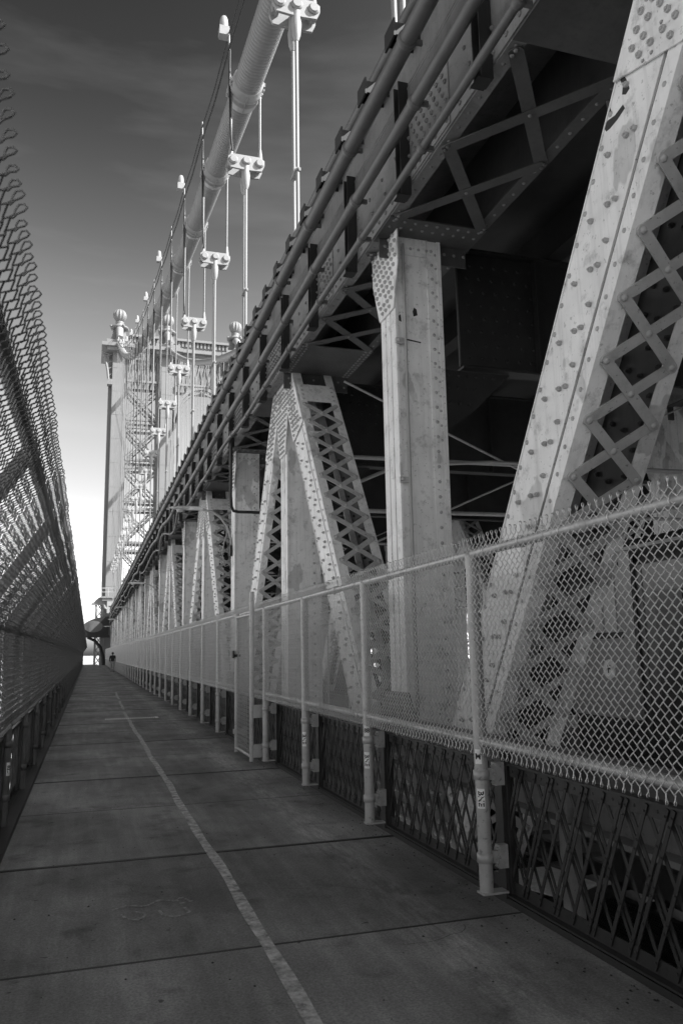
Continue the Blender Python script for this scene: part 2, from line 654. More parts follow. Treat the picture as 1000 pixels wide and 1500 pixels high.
def net(nw, path, r, sides, top=True, bottom=True, bulge=.006):
    """wires woven as flattened spirals; path(s) -> (x, z, nx, nz) with s the height along the net"""
    smax = path(None)
    nh = int(round(smax / H))
    V, F = [], []
    ang = [2 * math.pi * k / sides + .4 for k in range(sides)]
    cosn, sinn = np.cos(ang), np.sin(ang)

    def poly(pts):
        # pts: list of (y, s, d) ; d = offset off the sheet
        P3 = []
        for (yy, ss, dd) in pts:
            px, pz, nx, nz = path(ss)
            dd = dd + bulge * math.sin(math.pi * yy / BAY) * math.sin(ss * 4.1 + .6) + .3 * bulge * math.sin(4 * math.pi * yy / BAY + ss * 2.3) * math.sin(math.pi * yy / BAY)
            P3.append((px + nx * dd, yy, pz + nz * dd))
        A = np.array(P3)
        T = np.gradient(A, axis=0)
        T /= np.linalg.norm(T, axis=1)[:, None] + 1e-9
        px, pz, nx, nz = path(pts[len(pts) // 2][1])
        ref = np.array([nx, 0, nz])
        U = ref - T * (T @ ref)[:, None]
        ln = np.linalg.norm(U, axis=1)
        U[ln < .05] = (0.3, 0.9, 0.3)
        U /= np.linalg.norm(U, axis=1)[:, None]
        B = np.cross(T, U)
        ring = A[:, None, :] + r * (U[:, None, :] * cosn[None, :, None] + B[:, None, :] * sinn[None, :, None])
        o = sum(len(v) for v in V)
        V.append(ring.reshape(-1, 3))
        n = len(pts)
        i = np.arange(n - 1)[:, None] * sides
        k = np.arange(sides)[None, :]
        k2 = (k + 1) % sides
        q = np.stack([o + i + k, o + i + k2, o + i + sides + k2, o + i + sides + k], -1).reshape(-1, 4)
        F.append(q)
    for w in range(nw):
        par = w % 2
        pts = []
        off_n = random.gauss(0, .0012 if bulge < .008 else .0010)
        for j in range(nh + 1):
            # corner j: at the left side when (j+par) even
            right = (j + par) % 2
            xx = (w + right) * W + (r * .9 if right else -r * .9)
            ss = j * H
            side = 1 if j % 2 == 0 else -1
            jit = random.gauss(0, .0007 if bulge < .008 else .0010)
            if j > 0:
                pts.append((xx + (-.16 if right else .16) * W + jit, ss - .16 * H, off_n - side * r * 1.15))
            pts.append((xx + jit, ss, off_n))
            if j < nh:
                pts.append((xx + (-.16 if right else .16) * W + jit, ss + .16 * H, off_n + side * r * 1.15))
        poly(pts)
        # knuckled ends
        for end, on, j in ((1, top, nh), (-1, bottom, 0)):
            if not on or (j + par) % 2 == 0:
                continue
            xx = (w + 1) * W
            ss = j * H
            k = .85 + random.uniform(-.15, .2)
            tw = random.uniform(-.004, .004)
            poly([(xx - .004, ss - end * .004, r), (xx - .006, ss + end * .012 * k, .005), (xx - .008 + tw, ss + end * .026 * k, .013),
                  (xx - .005 + tw, ss + end * .039 * k, .012), (xx + .001 + tw, ss + end * .045 * k, 0), (xx + .007 + tw, ss + end * .038 * k, -.010), (xx + .007, ss + end * .022 * k, -.008), (xx + .003, ss + end * .010 * k, -.002),
                  (xx, ss - end * .002, -r * 1.5)])
    V = np.concatenate(V)
    F = np.concatenate(F)
    me = bpy.data.meshes.new('chain_link_net')
    me.vertices.add(len(V))
    me.vertices.foreach_set('co', V.astype(np.float32).ravel())
    me.loops.add(F.size)
    me.loops.foreach_set('vertex_index', F.ravel().astype(np.int32))
    me.polygons.add(len(F))
    me.polygons.foreach_set('loop_start', (np.arange(len(F)) * 4).astype(np.int32))
    me.polygons.foreach_set('loop_total', np.full(len(F), 4, np.int32))
    me.polygons.foreach_set('use_smooth', np.ones(len(F), bool))
    me.update(calc_edges=True)
    me.validate()
    return me


NW = int(round(BAY / W / 2)) * 2
W = BAY / NW


def path_right(s):
    if s is None:
        return 1.32
    bow = .006 * math.sin(s * 5.0)
    return (-.028 + bow, .965 + s, -1, 0)


LX = -.70


def path_left(s):
    """upright, then a bend, then leaning in over the walkway"""
    s1, s2 = .78, .98      # start and end of the bend along the height
    a = R(33)
    total = 1.74
    if s is None:
        return total
    if s <= s1:
        return (0.03, .98 + s, 1, 0)
    rr = (s2 - s1) / a
    if s <= s2:
        t = (s - s1) / rr
        return (0.03 + rr * (1 - math.cos(t)), .98 + s1 + rr * math.sin(t), math.cos(t), -math.sin(t))
    q = s - s2
    return (0.03 + rr * (1 - math.cos(a)) + q * math.sin(a), .98 + s1 + rr * math.sin(a) + q * math.cos(a), math.cos(a), -math.sin(a))


net_r = net(NW, path_right, .0028, 4)
net_r.materials.append(M['wire'])
nets_l = []
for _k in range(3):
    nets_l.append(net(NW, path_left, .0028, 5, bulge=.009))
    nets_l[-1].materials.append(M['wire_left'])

PX = 2.42
POST0 = 4.79
# ------------------------------------------------------------------ right fence
rf = thing('chain_link_fence', 'pale galvanised chain link fence along the right side of the walkway, below the steel truss', 'fence', (PX, 0, 0))


def post_mesh(mname):
    b = MB()
    b.tube([(0, 0, .10), (0, 0, 2.20)], .044, 14)
    b.lathe([(.046, 0), (.046, .01), (.036, .03), (.0, .04)], (0, 0, 2.195), 14)
    return b.mesh('post', mname)


def clamp_mesh(mname):
    b = MB()
    b.lathe([(.044, -.03), (.052, -.028), (.052, .028), (.044, .03)], (0, 0, 0), 14)
    b.box(.03, .15, -.012, .012, -.035, .035)
    b.box(.10, .15, -.024, .024, -.07, .07)
    b.box(.085, .10, -.028, .028, -.07, .07)
    b.nut((.085, -.012, .05), (-1, 0, 0), .013, .018)
    b.nut((.085, -.012, -.05), (-1, 0, 0), .013, .018)
    b.nut((.085, -.012, .0), (0, -1, 0), .012, .02)
    return b.mesh('clamp', mname)


post_r, clamp_r = post_mesh('galv'), clamp_mesh('galv')
foot = MB().box(-.045, .13, -.045, .045, -.012, 0)
foot_r = foot.mesh('base_plate', 'galv')
tr = MB().tube([(0, 0, 0), (0, BAY, 0)], .030, 12, False)
rail_top = tr.mesh('top_rail', 'galv')
tr = MB().tube([(0, 0, 0), (0, BAY, 0)], .027, 12, False)
rail_bot = tr.mesh('bottom_rail', 'galv')
jb = MB().lathe([(.030, -.05), (.037, -.045), (.037, .045), (.030, .05)], (0, 0, 0), 12, (0, 1, 0)).mesh('rail_sleeve', 'galv')


def ties_mesh(mname, zs, x):
    b = MB()
    for i in range(5):
        for z, rr in zs:
            yy = BAY * (i + .5) / 5
            ring = [(x + rr * math.cos(a), yy + .006 * math.sin(a * .5), z + rr * math.sin(a)) for a in [2 * math.pi * q / 8 for q in range(9)]]
            b.tube(ring, .0025, 4, False)
    return b.mesh('tie_wire', mname)


ties_r = ties_mesh('wire', [(2.215, .036), (1.01, .033)], 0)
n_posts = 54
posts_r = {}
for i in range(-4, n_posts):
    yy = POST0 + i * BAY
    p = inst('post', post_r, rf, (PX, yy, 0))
    posts_r[i] = p
    for z in (.80, .30):
        inst('clamp', clamp_r, p, (PX, yy, z))
    inst('base_plate', foot_r, p, (PX, yy, .10))
    gate_bay = False
    inst('top_rail', rail_top, rf, (PX, yy, 2.215))
    inst('bottom_rail', rail_bot, rf, (PX, yy, 1.01))
    if i % 2 == 1:
        inst('rail_sleeve', jb, rf, (PX, yy + .9, 2.215))
    inst('chain_link_net', net_r, rf, (PX, yy, 0))
    if i < 12:
        inst('tie_wire', ties_r, rf, (PX, yy, 0), stuff=True)

# ------------------------------------------------------------------ stickers on posts


def text_mesh(txt, size, name='lettering'):
    cu = bpy.data.curves.new('t', 'FONT')
    cu.body = txt
    cu.size = size
    cu.align_x = 'CENTER'
    cu.align_y = 'CENTER'
    cu.extrude = .0004
    cu.offset = size * .03
    ob = bpy.data.objects.new('t', cu)
    COL.objects.link(ob)
    dg = bpy.context.evaluated_depsgraph_get()
    me = bpy.data.meshes.new_from_object(ob.evaluated_get(dg))
    me.name = name
    bpy.data.objects.remove(ob)
    me.materials.clear()
    me.materials.append(M['ink'])
    return me


def curved_patch(r, a0, a1, z0, z1, n=6):
    b = MB()
    vs = []
    for i in range(n + 1):
        a = R(a0 + (a1 - a0) * i / n)
        for z in (z0, z1):
            vs.append((r * math.cos(a), r * math.sin(a), z))
    b.add(vs, [(2 * i, 2 * i + 2, 2 * i + 3, 2 * i + 1) for i in range(n)], True)
    return b


def wrap_text(txt, size, r, a_c, z_c, vertical=True):
    me = text_mesh(txt, size)
    for v in me.vertices:
        x, y = v.co.x, v.co.y
        if vertical:      # reads downwards
            u, w = y, -x
        else:
            u, w = x, y
        a = R(a_c) + u / r
        v.co = ((r + v.co.z) * math.cos(a), (r + v.co.z) * math.sin(a), z_c + w)
    me.update()
    return me


def sticker(post, z0, z1, a0, a1, txt, size, px, py, vertical=True, lab=None, rad=.0448):
    o = inst('sticker', curved_patch(rad, a0, a1, z0, z1).mesh('sticker', 'sticker'), post, (px, py, 0), label=lab)
    if txt:
        me = wrap_text(txt, size, rad + .0008, (a0 + a1) / 2, (z0 + z1) / 2, vertical)
        c = bpy.data.objects.new('lettering', me)
        COL.objects.link(c)
        c.parent = post
    return o


p0, p1, p2 = posts_r[0], posts_r[1], posts_r[2]
# angle 180 = facing the walkway (-X), 270 = facing the camera (-Y)
sticker(p0, .60, .72, 195, 262, 'BNE', .052, PX, POST0, lab='pale sticker with black letters BNE')
sticker(p0, .87, .96, 190, 250, 'M', .05, PX, POST0, False)
sticker(p1, .56, .70, 195, 262, 'BNE', .055, PX, POST0 + BAY, lab='pale sticker with black letters BNE')
sticker(p1, .84, .93, 200, 270, '88', .05, PX, POST0 + BAY, False)
sticker(p2, .52, .68, 195, 262, 'BNE', .06, PX, POST0 + 2 * BAY, lab='pale sticker with black letters BNE')

# ------------------------------------------------------------------ left fence
lf = thing('chain_link_fence', 'dark chain link fence leaning inwards over the left edge of the walkway', 'fence', (LX, 0, 0))
b = MB()
pts = [(0, 0, .02), (0, 0, 1.0)]
for s in np.linspace(.5, 1.66, 12):
    x, z, nx, nz = path_left(float(s))
    pts.append((x - nx * .066, 0, z - nz * .066))
b.tube(pts, .040, 12)
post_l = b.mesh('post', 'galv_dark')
clamp_l = MB()
clamp_l.lathe([(.042, -.03), (.050, -.028), (.050, .028), (.042, .03)], (0, 0, 0), 14)
clamp_l.box(-.14, -.03, -.012, .012, -.035, .035)
clamp_l.box(-.15, -.09, -.05, .05, -.10, .10)
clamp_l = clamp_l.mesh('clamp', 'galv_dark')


def lrail(s, r, off, nm):
    x, z, nx, nz = path_left(s)
    return MB().tube([(x - nx * off, 0, z - nz * off), (x - nx * off, BAY, z - nz * off)], r, 10, False).mesh(nm, 'galv_dark')


lr_b, lr_m, lr_t = lrail(.03, .024, .03, 'bottom_rail'), lrail(.84, .028, .033, 'middle_rail'), lrail(1.64, .030, .035, 'top_rail')
for i in range(-4, 54):
    yy = 3.95 + i * BAY
    p = inst('post', post_l, lf, (LX, yy, 0))
    for z in (.78, .30):
        inst('clamp', clamp_l, p, (LX, yy, z))
    inst('bottom_rail', lr_b, lf, (LX, yy, 0))
    inst('middle_rail', lr_m, lf, (LX, yy, 0))
    inst('top_rail', lr_t, lf, (LX, yy, 0))
    inst('chain_link_net', nets_l[i % 3], lf, (LX, yy, 0))
    if i == 2:
        sticker(p, .50, .62, -75, -15, '82L', .045, LX, yy, lab='pale sticker with black figures', rad=.0408)

# ------------------------------------------------------------------ lattice railings


def railing(name, label, X, sgn, y_first, near):
    t = thing(name, label, 'railing', (X, 0, 0))
    po = MB().box(-.045, .045, -.05, .05, 0, .90)
    po.box(-.06, -.046, -.07, .07, .0, .03)
    po = po.mesh('railing_post', 'rail')
    fr = MB()
    L = BAY - .10
    fr.box(-.05 * sgn if sgn > 0 else -.02, .02 if sgn > 0 else .05, 0, L, .85, .862)       # top angle, flat leg
    fr.box(-.004, .004, 0, L, .775, .85)
    fr.box(-.05 * sgn if sgn > 0 else -.02, .02 if sgn > 0 else .05, 0, L, .045, .057)
    fr.box(-.004, .004, 0, L, .057, .13)
    fr.box(-.02, .02, 0, .03, .057, .85)
    fr.box(-.02, .02, L - .03, L, .057, .85)
    for i in range(12):
        fr.rivet((-.004 * sgn, .1 + i * L / 12, .81), (-sgn, 0, 0), .009, .006)
    fr = fr.mesh('lattice_panel', 'rail')
    specs = []
    z0, z1 = .075, .835
    offs = []
    k = -3
    while k * .344 < L + .5:
        offs += [k * .344, k * .344 + .045, k * .344 + .195]
        k += 1
    for o in offs:
        for s_, xl in ((1, -.010 * sgn), (-1, .010 * sgn)):
            # s_=1: the top leans towards the camera
            ya, yb = o + .19 * s_, o - .19 * s_          # bottom, top
            za, zb = z0, z1
            for lo_ in (0.02, L - .02):
                pass
            # clip to the panel

            def at(yv):
                return za + (yv - ya) * (zb - za) / (yb - ya)
            A, B = [ya, za], [yb, zb]
            if (A[0] < .02 and B[0] < .02) or (A[0] > L - .02 and B[0] > L - .02):
                continue
            for Q in (A, B):
                for lim, c in ((.02, Q[0] < .02), (L - .02, Q[0] > L - .02)):
                    if c:
                        Q[1] = at(lim)
                        Q[0] = lim
            if abs(A[1] - B[1]) < .05:
                continue
            specs.append((xl, A, B))
    bars = []
    for xl, A, B in specs:
        bars.append(MB().bar((xl, A[0], A[1]), (xl, B[0], B[1]), .024, .006, (0, 1, 0)).mesh('lattice_bar', 'rail'))
    allb = MB()
    for xl, A, B in specs:
        allb.bar((xl, A[0], A[1]), (xl, B[0], B[1]), .024, .006, (0, 1, 0))
    allb = allb.mesh('lattice_bars', 'rail')
    rv = MB()
    fwd = [q for q in specs if (q[1][0] > q[2][0])]
    bwd = [q for q in specs if (q[1][0] < q[2][0])]
    for _, A, B in fwd:
        for _, C, D in bwd:
            m1 = (B[0] - A[0]) / (B[1] - A[1])
            m2 = (D[0] - C[0]) / (D[1] - C[1])
            z = (C[0] - A[0] + m1 * A[1] - m2 * C[1]) / (m1 - m2)
            if max(A[1], C[1]) < z < min(B[1], D[1]):
                rv.rivet((-.014 * sgn, A[0] + m1 * (z - A[1]), z), (-sgn, 0, 0), .008, .006, 5)
    rv = rv.mesh('rivets', 'rail')
    for i in range(-4, 54):
        yy = y_first + i * BAY
        inst('railing_post', po, t, (X, yy, .03))
        pan = inst('lattice_panel', fr, t, (X, yy + .05, 0))
        if i in near:
            for bm_ in bars:
                inst('lattice_bar', bm_, pan, (X, yy + .05, 0))
            inst('rivets', rv, pan, (X, yy + .05, 0), stuff=True)
        else:
            inst('lattice_bars', allb, pan, (X, yy + .05, 0), stuff=True)
    return t


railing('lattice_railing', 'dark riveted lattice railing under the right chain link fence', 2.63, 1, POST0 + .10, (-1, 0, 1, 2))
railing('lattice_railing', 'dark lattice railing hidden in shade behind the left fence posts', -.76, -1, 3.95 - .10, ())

# ------------------------------------------------------------------ gate
gt = thing('chain_link_gate', 'narrow chain link gate standing proud of the right fence and reaching the floor', 'gate', (2.26, 11.5, 0))
gy0, gy1, gx = 11.62, 12.85, 2.27
for yy in (gy0, gy1):
    put('gate_post', MB().tube([(gx, yy, .06), (gx, yy, 2.47 if yy == gy0 else 2.20)], .034, 12), 'galv', gt)
for z in (.12, 2.14):
    put('gate_rail', MB().tube([(gx, gy0, z), (gx, gy1, z)], .022, 10), 'galv', gt)
put('gate_rail', MB().tube([(gx, gy0 + .07, .12), (gx, gy0 + .07, 2.12)], .02, 8), 'galv', gt)
gn = net(int(round((gy1 - gy0) / W / 2)) * 2, lambda s: 1.98 if s is None else (0, .13 + s, -1, 0), .0022, 3, False, False)
gn.materials.append(M['wire'])
inst('chain_link_net', gn, gt, (gx, gy0, 0))
lt = MB().box(gx - .05, gx + .05, gy1 - .05, gy1 + .16, 1.52, 1.56)
lt.box(gx - .07, gx - .05, gy1 - .06, gy1 + .06, 1.50, 1.62)
put('latch', lt, 'dark', gt)
put('hinge', MB().box(gx - .05, gx + .13, gy1 - .03, gy1 + .05, .33, .40), 'galv', gt)
for z in (.75, .20):
    put('hinge', MB().box(gx, gx + .16, gy0 - .03, gy0 + .05, z - .09, z + .09), 'galv', gt)

# ------------------------------------------------------------------ stiffening trusses
TW = .64     # width of the members across the bridge
LEN = math.hypot(P, ZT - ZB)


def diag_meshes():
    d = .30
    m = MB()
    zA, zB = .25, LEN - .45
    m.box(0, .014, -d, d, zA, zB)
    iw = MB().box(TW - .014, TW, -d, d, zA, zB).box(.0145, .018, -d + .01, d - .01, zA, zB).box(-.0013, -.0002, -d + .1155, -d + .1495, zA, zB)  # liner and gap strip are dark colour standing for shade in the recess
    q_ = zA + .5
    while q_ < zB:
        for yy in (-.15, .02, .17):
            iw.nut((TW - .014, yy, q_ + .1 * (yy > 0)), (-1, 0, 0), .022, .03)
        q_ += .21
    sides = ((0, -1), (TW, 1))
    for x, sg in sides:
        # angle legs: raised strip by the camera-side edge, cover plate, strip at the far edge
        def sl(t0, t1, ya, yb, za=zA, zb=zB):
            a, c = x + sg * t0, x + sg * t1
            m.box(min(a, c), max(a, c), ya, yb, za, zb)
        sl(.0005, .020, -d, -d + .115)
        sl(.0005, .012, -d + .150, d - .0, zA, zB)
        sl(.0125, .018, -d + .150, -d + .155)
        sl(.0125, .026, -d + .160, d - .045, LEN - 1.75, zB)     # splice plate at the head
    for yb, sg in ((-d, -1), (d, 1)):
        for xa in (0, TW):
            q = .115
            x0_, x1_ = (xa - .020, xa + q) if xa == 0 else (xa - q, xa + .020)
            y0_, y1_ = (yb - .012, yb) if sg < 0 else (yb, yb + .012)
            m.box(x0_, x1_, y0_, y1_, zA, zB)
        # batten plates at head and foot
        y0_, y1_ = (yb - .024, yb - .013) if sg < 0 else (yb + .013, yb + .024)
        m.box(.02, TW - .02, y0_, y1_, LEN - 1.62, LEN - 1.18)
        m.box(.02, TW - .02, y0_, y1_, .9, 1.3)
    r = MB()
    z = zA + .1
    k = 0
    while z < zB - .05:
        for x, sg in sides:
            r.rivet((x + sg * .020, -d + .058, z), (sg, 0, 0), .019, .012)
            r.rivet((x + sg * .012, d - .022, z + .06), (sg, 0, 0), .021, .013)
        z += .21
        k += 1
    z = 1.0
    while z < LEN - 1.85:
        for x, sg in sides:
            q = (sg, 0, 0)
            for yy, dz in ((.17, 0), (.02, .12), (-.05, .16), (-.07 + .0, .02 + .30)):
                if random.random() < .97:
                    r.nut((x + sg * .012, yy, z + dz), q, .020, .028, random.random())
        z += .42
    z = LEN - 1.66
    while z < zB - .05:
        for x, sg in sides:
            for yy in (-.09, -.01, .07, .15):
                r.nut((x + sg * .026, yy, z), (sg, 0, 0), .021, .028, random.random())
        z += .135
    for zz in (LEN - 1.57, LEN - 1.46, LEN - 1.35, LEN - 1.24, .95, 1.1, 1.25):
        for x in (.06, TW - .06):
            r.rivet((x, -d - .024, zz), (0, -1, 0), .022, .014)
    # lacing
    pitch = .42
    zs = []
    z = 1.42
    while z + pitch < LEN - 1.64:
        zs.append(z)
        z += pitch
    bars = []
    for z in zs:
        for yb, sg in ((-d, -1), (d, 1)):
            a, c = (.055, TW - .055)
            f, bk = yb + sg * .030, yb + sg * .018
            # front strap falls to the right, back strap rises
            bars.append(((a, f, z + pitch), (c, f, z)))
            bars.append(((a, bk, z), (c, bk, z + pitch)))
            if sg < 0:
                for xx, dz in ((a, pitch), (c, 0), (TW / 2, pitch / 2)):
                    r.rivet((xx, f - .006, z + dz), (0, -1, 0), .026, .018, 8)
    lac = MB()
    for p_, q_ in bars:
        lac.strap(p_, q_, .078, .012, (0, 0, 1))
    return m.mesh('diagonal', 'steel'), r.mesh('rivets', 'rivet'), lac.mesh('lacing_bars', 'lace'), bars, iw.mesh('inner_web', 'shade_steel')


dg_me, dg_rv, dg_lac, dg_bars, dg_iw = diag_meshes()
bar_f = MB().strap((.055, 0, .42), (TW - .055, 0, 0), .078, .012, (0, 0, 1)).mesh('lacing_bar', 'lace')
bar_b = MB().strap((.055, 0, 0), (TW - .055, 0, .42), .078, .012, (0, 0, 1)).mesh('lacing_bar', 'lace')
bar_f_shade = MB().strap((.055, 0, .42), (TW - .055, 0, 0), .078, .012, (0, 0, 1)).mesh('lacing_bar', 'shade_steel')  # back straps: same bars, coloured dark for shade within the member
bar_b_shade = MB().strap((.055, 0, 0), (TW - .055, 0, .42), .078, .012, (0, 0, 1)).mesh('lacing_bar', 'shade_steel')


def vert_meshes():
    m = MB()
    VW = .545
    h0, h1 = -1.35, ZT - .45
    d = .225
    for x in (0, VW - .016):
        m.box(x, x + .016, -d, d, h0, h1)
    m.box(.018, VW - .018, -d + .02, -d + .034, h0, h1)          # web plate facing the camera
    m.box(.018, VW - .018, d - .034, d - .02, h0, h1)
    # angle legs on the web
    m.box(.018, .030, -d + .006, -d + .0195, h0, h1)
    m.box(VW - .14, VW - .018, -d + .006, -d + .0195, h0, h1)
    # outstanding legs on the side: two strips with a groove
    for x, sg in ((0, -1), (VW, 1)):
        for ya, yb in ((-d, -d + .13), (-d + .17, d - .17), (d - .13, d)):
            a, c = x, x + sg * (.014 if yb - ya < .135 else .008)
            m.box(min(a, c), max(a, c), ya, yb, h0, h1)
    # edge bead on the near right
    m.box(VW - .018, VW + .03, -d - .010, -d - .0005, h0, h1)
    m.box(-.014, .012, -d - .010, -d - .0005, h0, h1)
    # head plate
    m.box(.04, VW - .15, -d - .004, -d + .0185, h1 - .30, h1)
    r = MB()
    z = .5
    while z < h1:
        r.rivet((VW - .085, -d + .006, z), (0, -1, 0), .021, .014, 8)
        z += .172
    z = 3.9
    while z < h1 - .1:
        r.rivet((VW - .035, -d + .006, z), (0, -1, 0), .017, .012)
        z += .172
    for a in range(4):
        for c in range(2):
            r.rivet((.10 + a * .10, -d - .004, h1 - .22 + c * .14), (0, -1, 0), .02, .013)
    return m.mesh('vertical_post', 'steel'), r.mesh('rivets', 'rivet')


vt_me, vt_rv = vert_meshes()


def plate(poly, x, t, sg=-1):
    """polygon in (y,z) on plane x, thickness t towards sg"""
    return MB().prism([(x, a, c) for a, c in (poly if sg < 0 else poly)], (sg * t, 0, 0))


def fill_rivets(r, poly, x, sg, step, inset=.06, rad=.024, nut=True):
    import itertools
    ys = [p[0] for p in poly]
    zs = [p[1] for p in poly]

    def inside(y, z):
        n = len(poly)
        c = False
        j = n - 1
        for i in range(n):
            yi, zi = poly[i]
            yj, zj = poly[j]
            if (zi > z) != (zj > z) and y < (yj - yi) * (z - zi) / (zj - zi) + yi:
                c = not c
            j = i
        return c
    z = min(zs) + inset
    k = 0
    while z < max(zs) - inset * .6:
        y = min(ys) + inset + (step / 2 if k % 2 else 0)
        while y < max(ys):
            if all(inside(y + a, z + b_) for a in (-inset * .7, inset * .7) for b_ in (-inset * .5, inset * .5)) and random.random() < .95:
                if nut:
                    r.nut((x, y, z), (sg, 0, 0), rad, rad * .9, random.random())
                else:
                    r.rivet((x, y, z), (sg, 0, 0), rad, rad * .6)
            y += step
        z += step * .8
        k += 1


# gusset plates (coordinates relative to the node, z absolute)
gA = [(-.72, 6.32), (.72, 6.32), (1.43, 5.25), (.80, 5.05), (.40, 5.70), (.22, 5.0), (-.22, 5.0), (-.40, 5.70), (-.80, 5.05), (-1.43, 5.25)]
gV = [(-.40, 6.32), (.42, 6.32), (.42, 5.95), (.225, 5.42), (-.225, 5.42), (-.40, 5.95)]
gB = [(-1.6, -.4), (1.6, -.4), (.95, .55), (.62, .75), (.33, 1.15), (-.33, 1.15), (-.62, .75), (-.95, .55)]


def guss(poly, x, mname='steel', step=.11):
    m = plate(poly, x, .014)
    me = m.mesh('gusset_plate', mname)
    r = MB()
    fill_rivets(r, poly, x - .014, -1, step)
    return me, r.mesh('rivets', 'rivet')


gA_me, gV_me, gB_me = guss(gA, -.026), guss(gV, -.020), guss(gB, -.026, 'chord', .15)


def chord_meshes():
    """top chord over two panels; y=0 at the plain vertical, 5.25 at the apex"""
    L = 2 * P
    XL, XR = -.20, 1.0           # relative to the truss plane 3.2
    m = MB()
    zb, zt = 6.33, 7.36
    m.box(XL, XL + .018, 0, L, zb, zt)
    m.box(XL + .0185, XL + .15, 0, L, zb - .014, zb + .004)
    m.box(XL - .02, XR + .02, 0, L, zt + .001, zt + .03)
    iw = MB().box(XR - .018, XR, 0, L, zb, zt).box(XR - .15, XR - .0185, 0, L, zb - .014, zb + .004).box(XL + .0185, XL + .022, 0, L, zb + .01, zt)  # inner faces and far flange coloured dark for shade in the chord
    for y0_, y1_ in ((1.5, 2.55), (4.0, 6.4), (8.3, 9.3)):
        m.box(XL - .013, XL - .0005, y0_, y1_, zb + .02, zt - .14)
    m.box(XL - .016, XL - .0005, 0, L, zt - .12, zt)
    r = MB()
    random.seed(3)
    for y0_, y1_ in ((1.5, 2.55), (4.0, 6.4), (8.3, 9.3)):
        fill_rivets(r, [(y0_, zb + .02), (y1_, zb + .02), (y1_, zt - .14), (y0_, zt - .14)], XL - .013, -1, .125, .05, .024)
    y = .12
    while y < L:
        if not any(a < y < c for a, c in ((1.5, 2.55), (4.0, 6.4), (8.3, 9.3))):
            r.nut((XL, y, zb + .07), (-1, 0, 0), .022, .018, random.random())
            if int(y / .21) % 2:
                r.nut((XL, y, zb + .30), (-1, 0, 0), .022, .018)
                r.nut((XL, y + .08, zb + .52), (-1, 0, 0), .022, .018)
                r.nut((XL, y + .02, zb + .74), (-1, 0, 0), .022, .018)
        r.rivet((XL + .08, y, zb - .014), (0, 0, -1), .02, .012)
        r.rivet((XR - .08, y, zb - .014), (0, 0, -1), .02, .012)
        y += .21
    pans = [MB().box(XL + .01, XR - .01, -.62, -.05, zb - .030, zb - .015), MB().box(XL + .05, XR - .05, -.14, -.12, zb - .26, zb - .031),
            MB().box(XL + .01, XR - .01, 3.25, 4.55, zb - .030, zb - .015), MB().box(XL + .03, XR - .03, 4.56, 4.59, zb - .30, zb - .015),
            MB().box(XL + .01, XR - .01, 6.0, 7.2, zb - .030, zb - .015)]
    pr = []
    a = MB()
    for i in range(9):
        for yy in (-.55, -.42):
            a.rivet((XL + .08 + i * .13, yy, zb - .03), (0, 0, -1), .022, .014)
        a.rivet((XL + .12 + i * .125, -.14, zb - .12), (0, -1, 0), .022, .014)
    pr += [a, None]
    a = MB()
    y = 3.3
    while y < 4.55:
        for x in (XL + .05, XL + .12, XR - .05, XR - .12):
            a.rivet((x, y, zb - .03), (0, 0, -1), .024, .016)
        y += .1
    for i in range(10):
        a.rivet((XL + .12 + i * .11, 4.56, zb - .12 - (i % 2) * .09), (0, -1, 0), .022, .014)
    pr += [a, None, None]
    bars = []
    for lo, hi in ((.25, 3.2), (7.3, L - .65)):
        n = max(1, int((hi - lo) / .98))
        st = (hi - lo) / n
        for i in range(n):
            y = lo + i * st
            bars.append(((XL + .10, y, zb - .032), (XR - .10, y + st, zb - .032)))
            bars.append(((XL + .10, y + st, zb - .046), (XR - .10, y, zb - .046)))
            for q in (y, y + st):
                for dx in (XL + .08, XR - .08):
                    r.rivet((dx, q + .03, zb - .052), (0, 0, -1), .022, .014)
                    r.rivet((dx, q - .03, zb - .052), (0, 0, -1), .022, .014)
            r.rivet(((XL + XR) / 2, y + st / 2, zb - .052), (0, 0, -1), .022, .014)
    return (m.mesh('top_chord', 'chord'), iw.mesh('inner_web', 'shade_steel')), r.mesh('rivets', 'chord'), [p_.mesh('cover_plate', 'shade_steel') for p_ in pans], [q.mesh('rivets', 'chord') if q else None for q in pr], bars


ch_me, ch_rv, ch_pans, ch_prv, ch_bars = chord_meshes()
ch_bar_me = [MB().strap(a, c, .13, .012, (0, 1, 0)).mesh('lacing_bar', 'shade_steel') for a, c in ch_bars]  # underside lacing, like the cover plates, takes the painted shade tone
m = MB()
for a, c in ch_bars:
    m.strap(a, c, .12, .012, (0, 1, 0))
ch_all = m.mesh('lacing_bars', 'shade_steel')

m = MB()
m.box(-.20, -.18, 0, 2 * P, -1.45, -.45)
m.box(.98, 1.0, 0, 2 * P, -1.45, -.45)
m.box(-.24, 1.04, 0, 2 * P, -.449, -.42)
m.box(-.24, 1.04, 0, 2 * P, -1.48, -1.451)
bc_me = m.mesh('bottom_chord', 'rail')


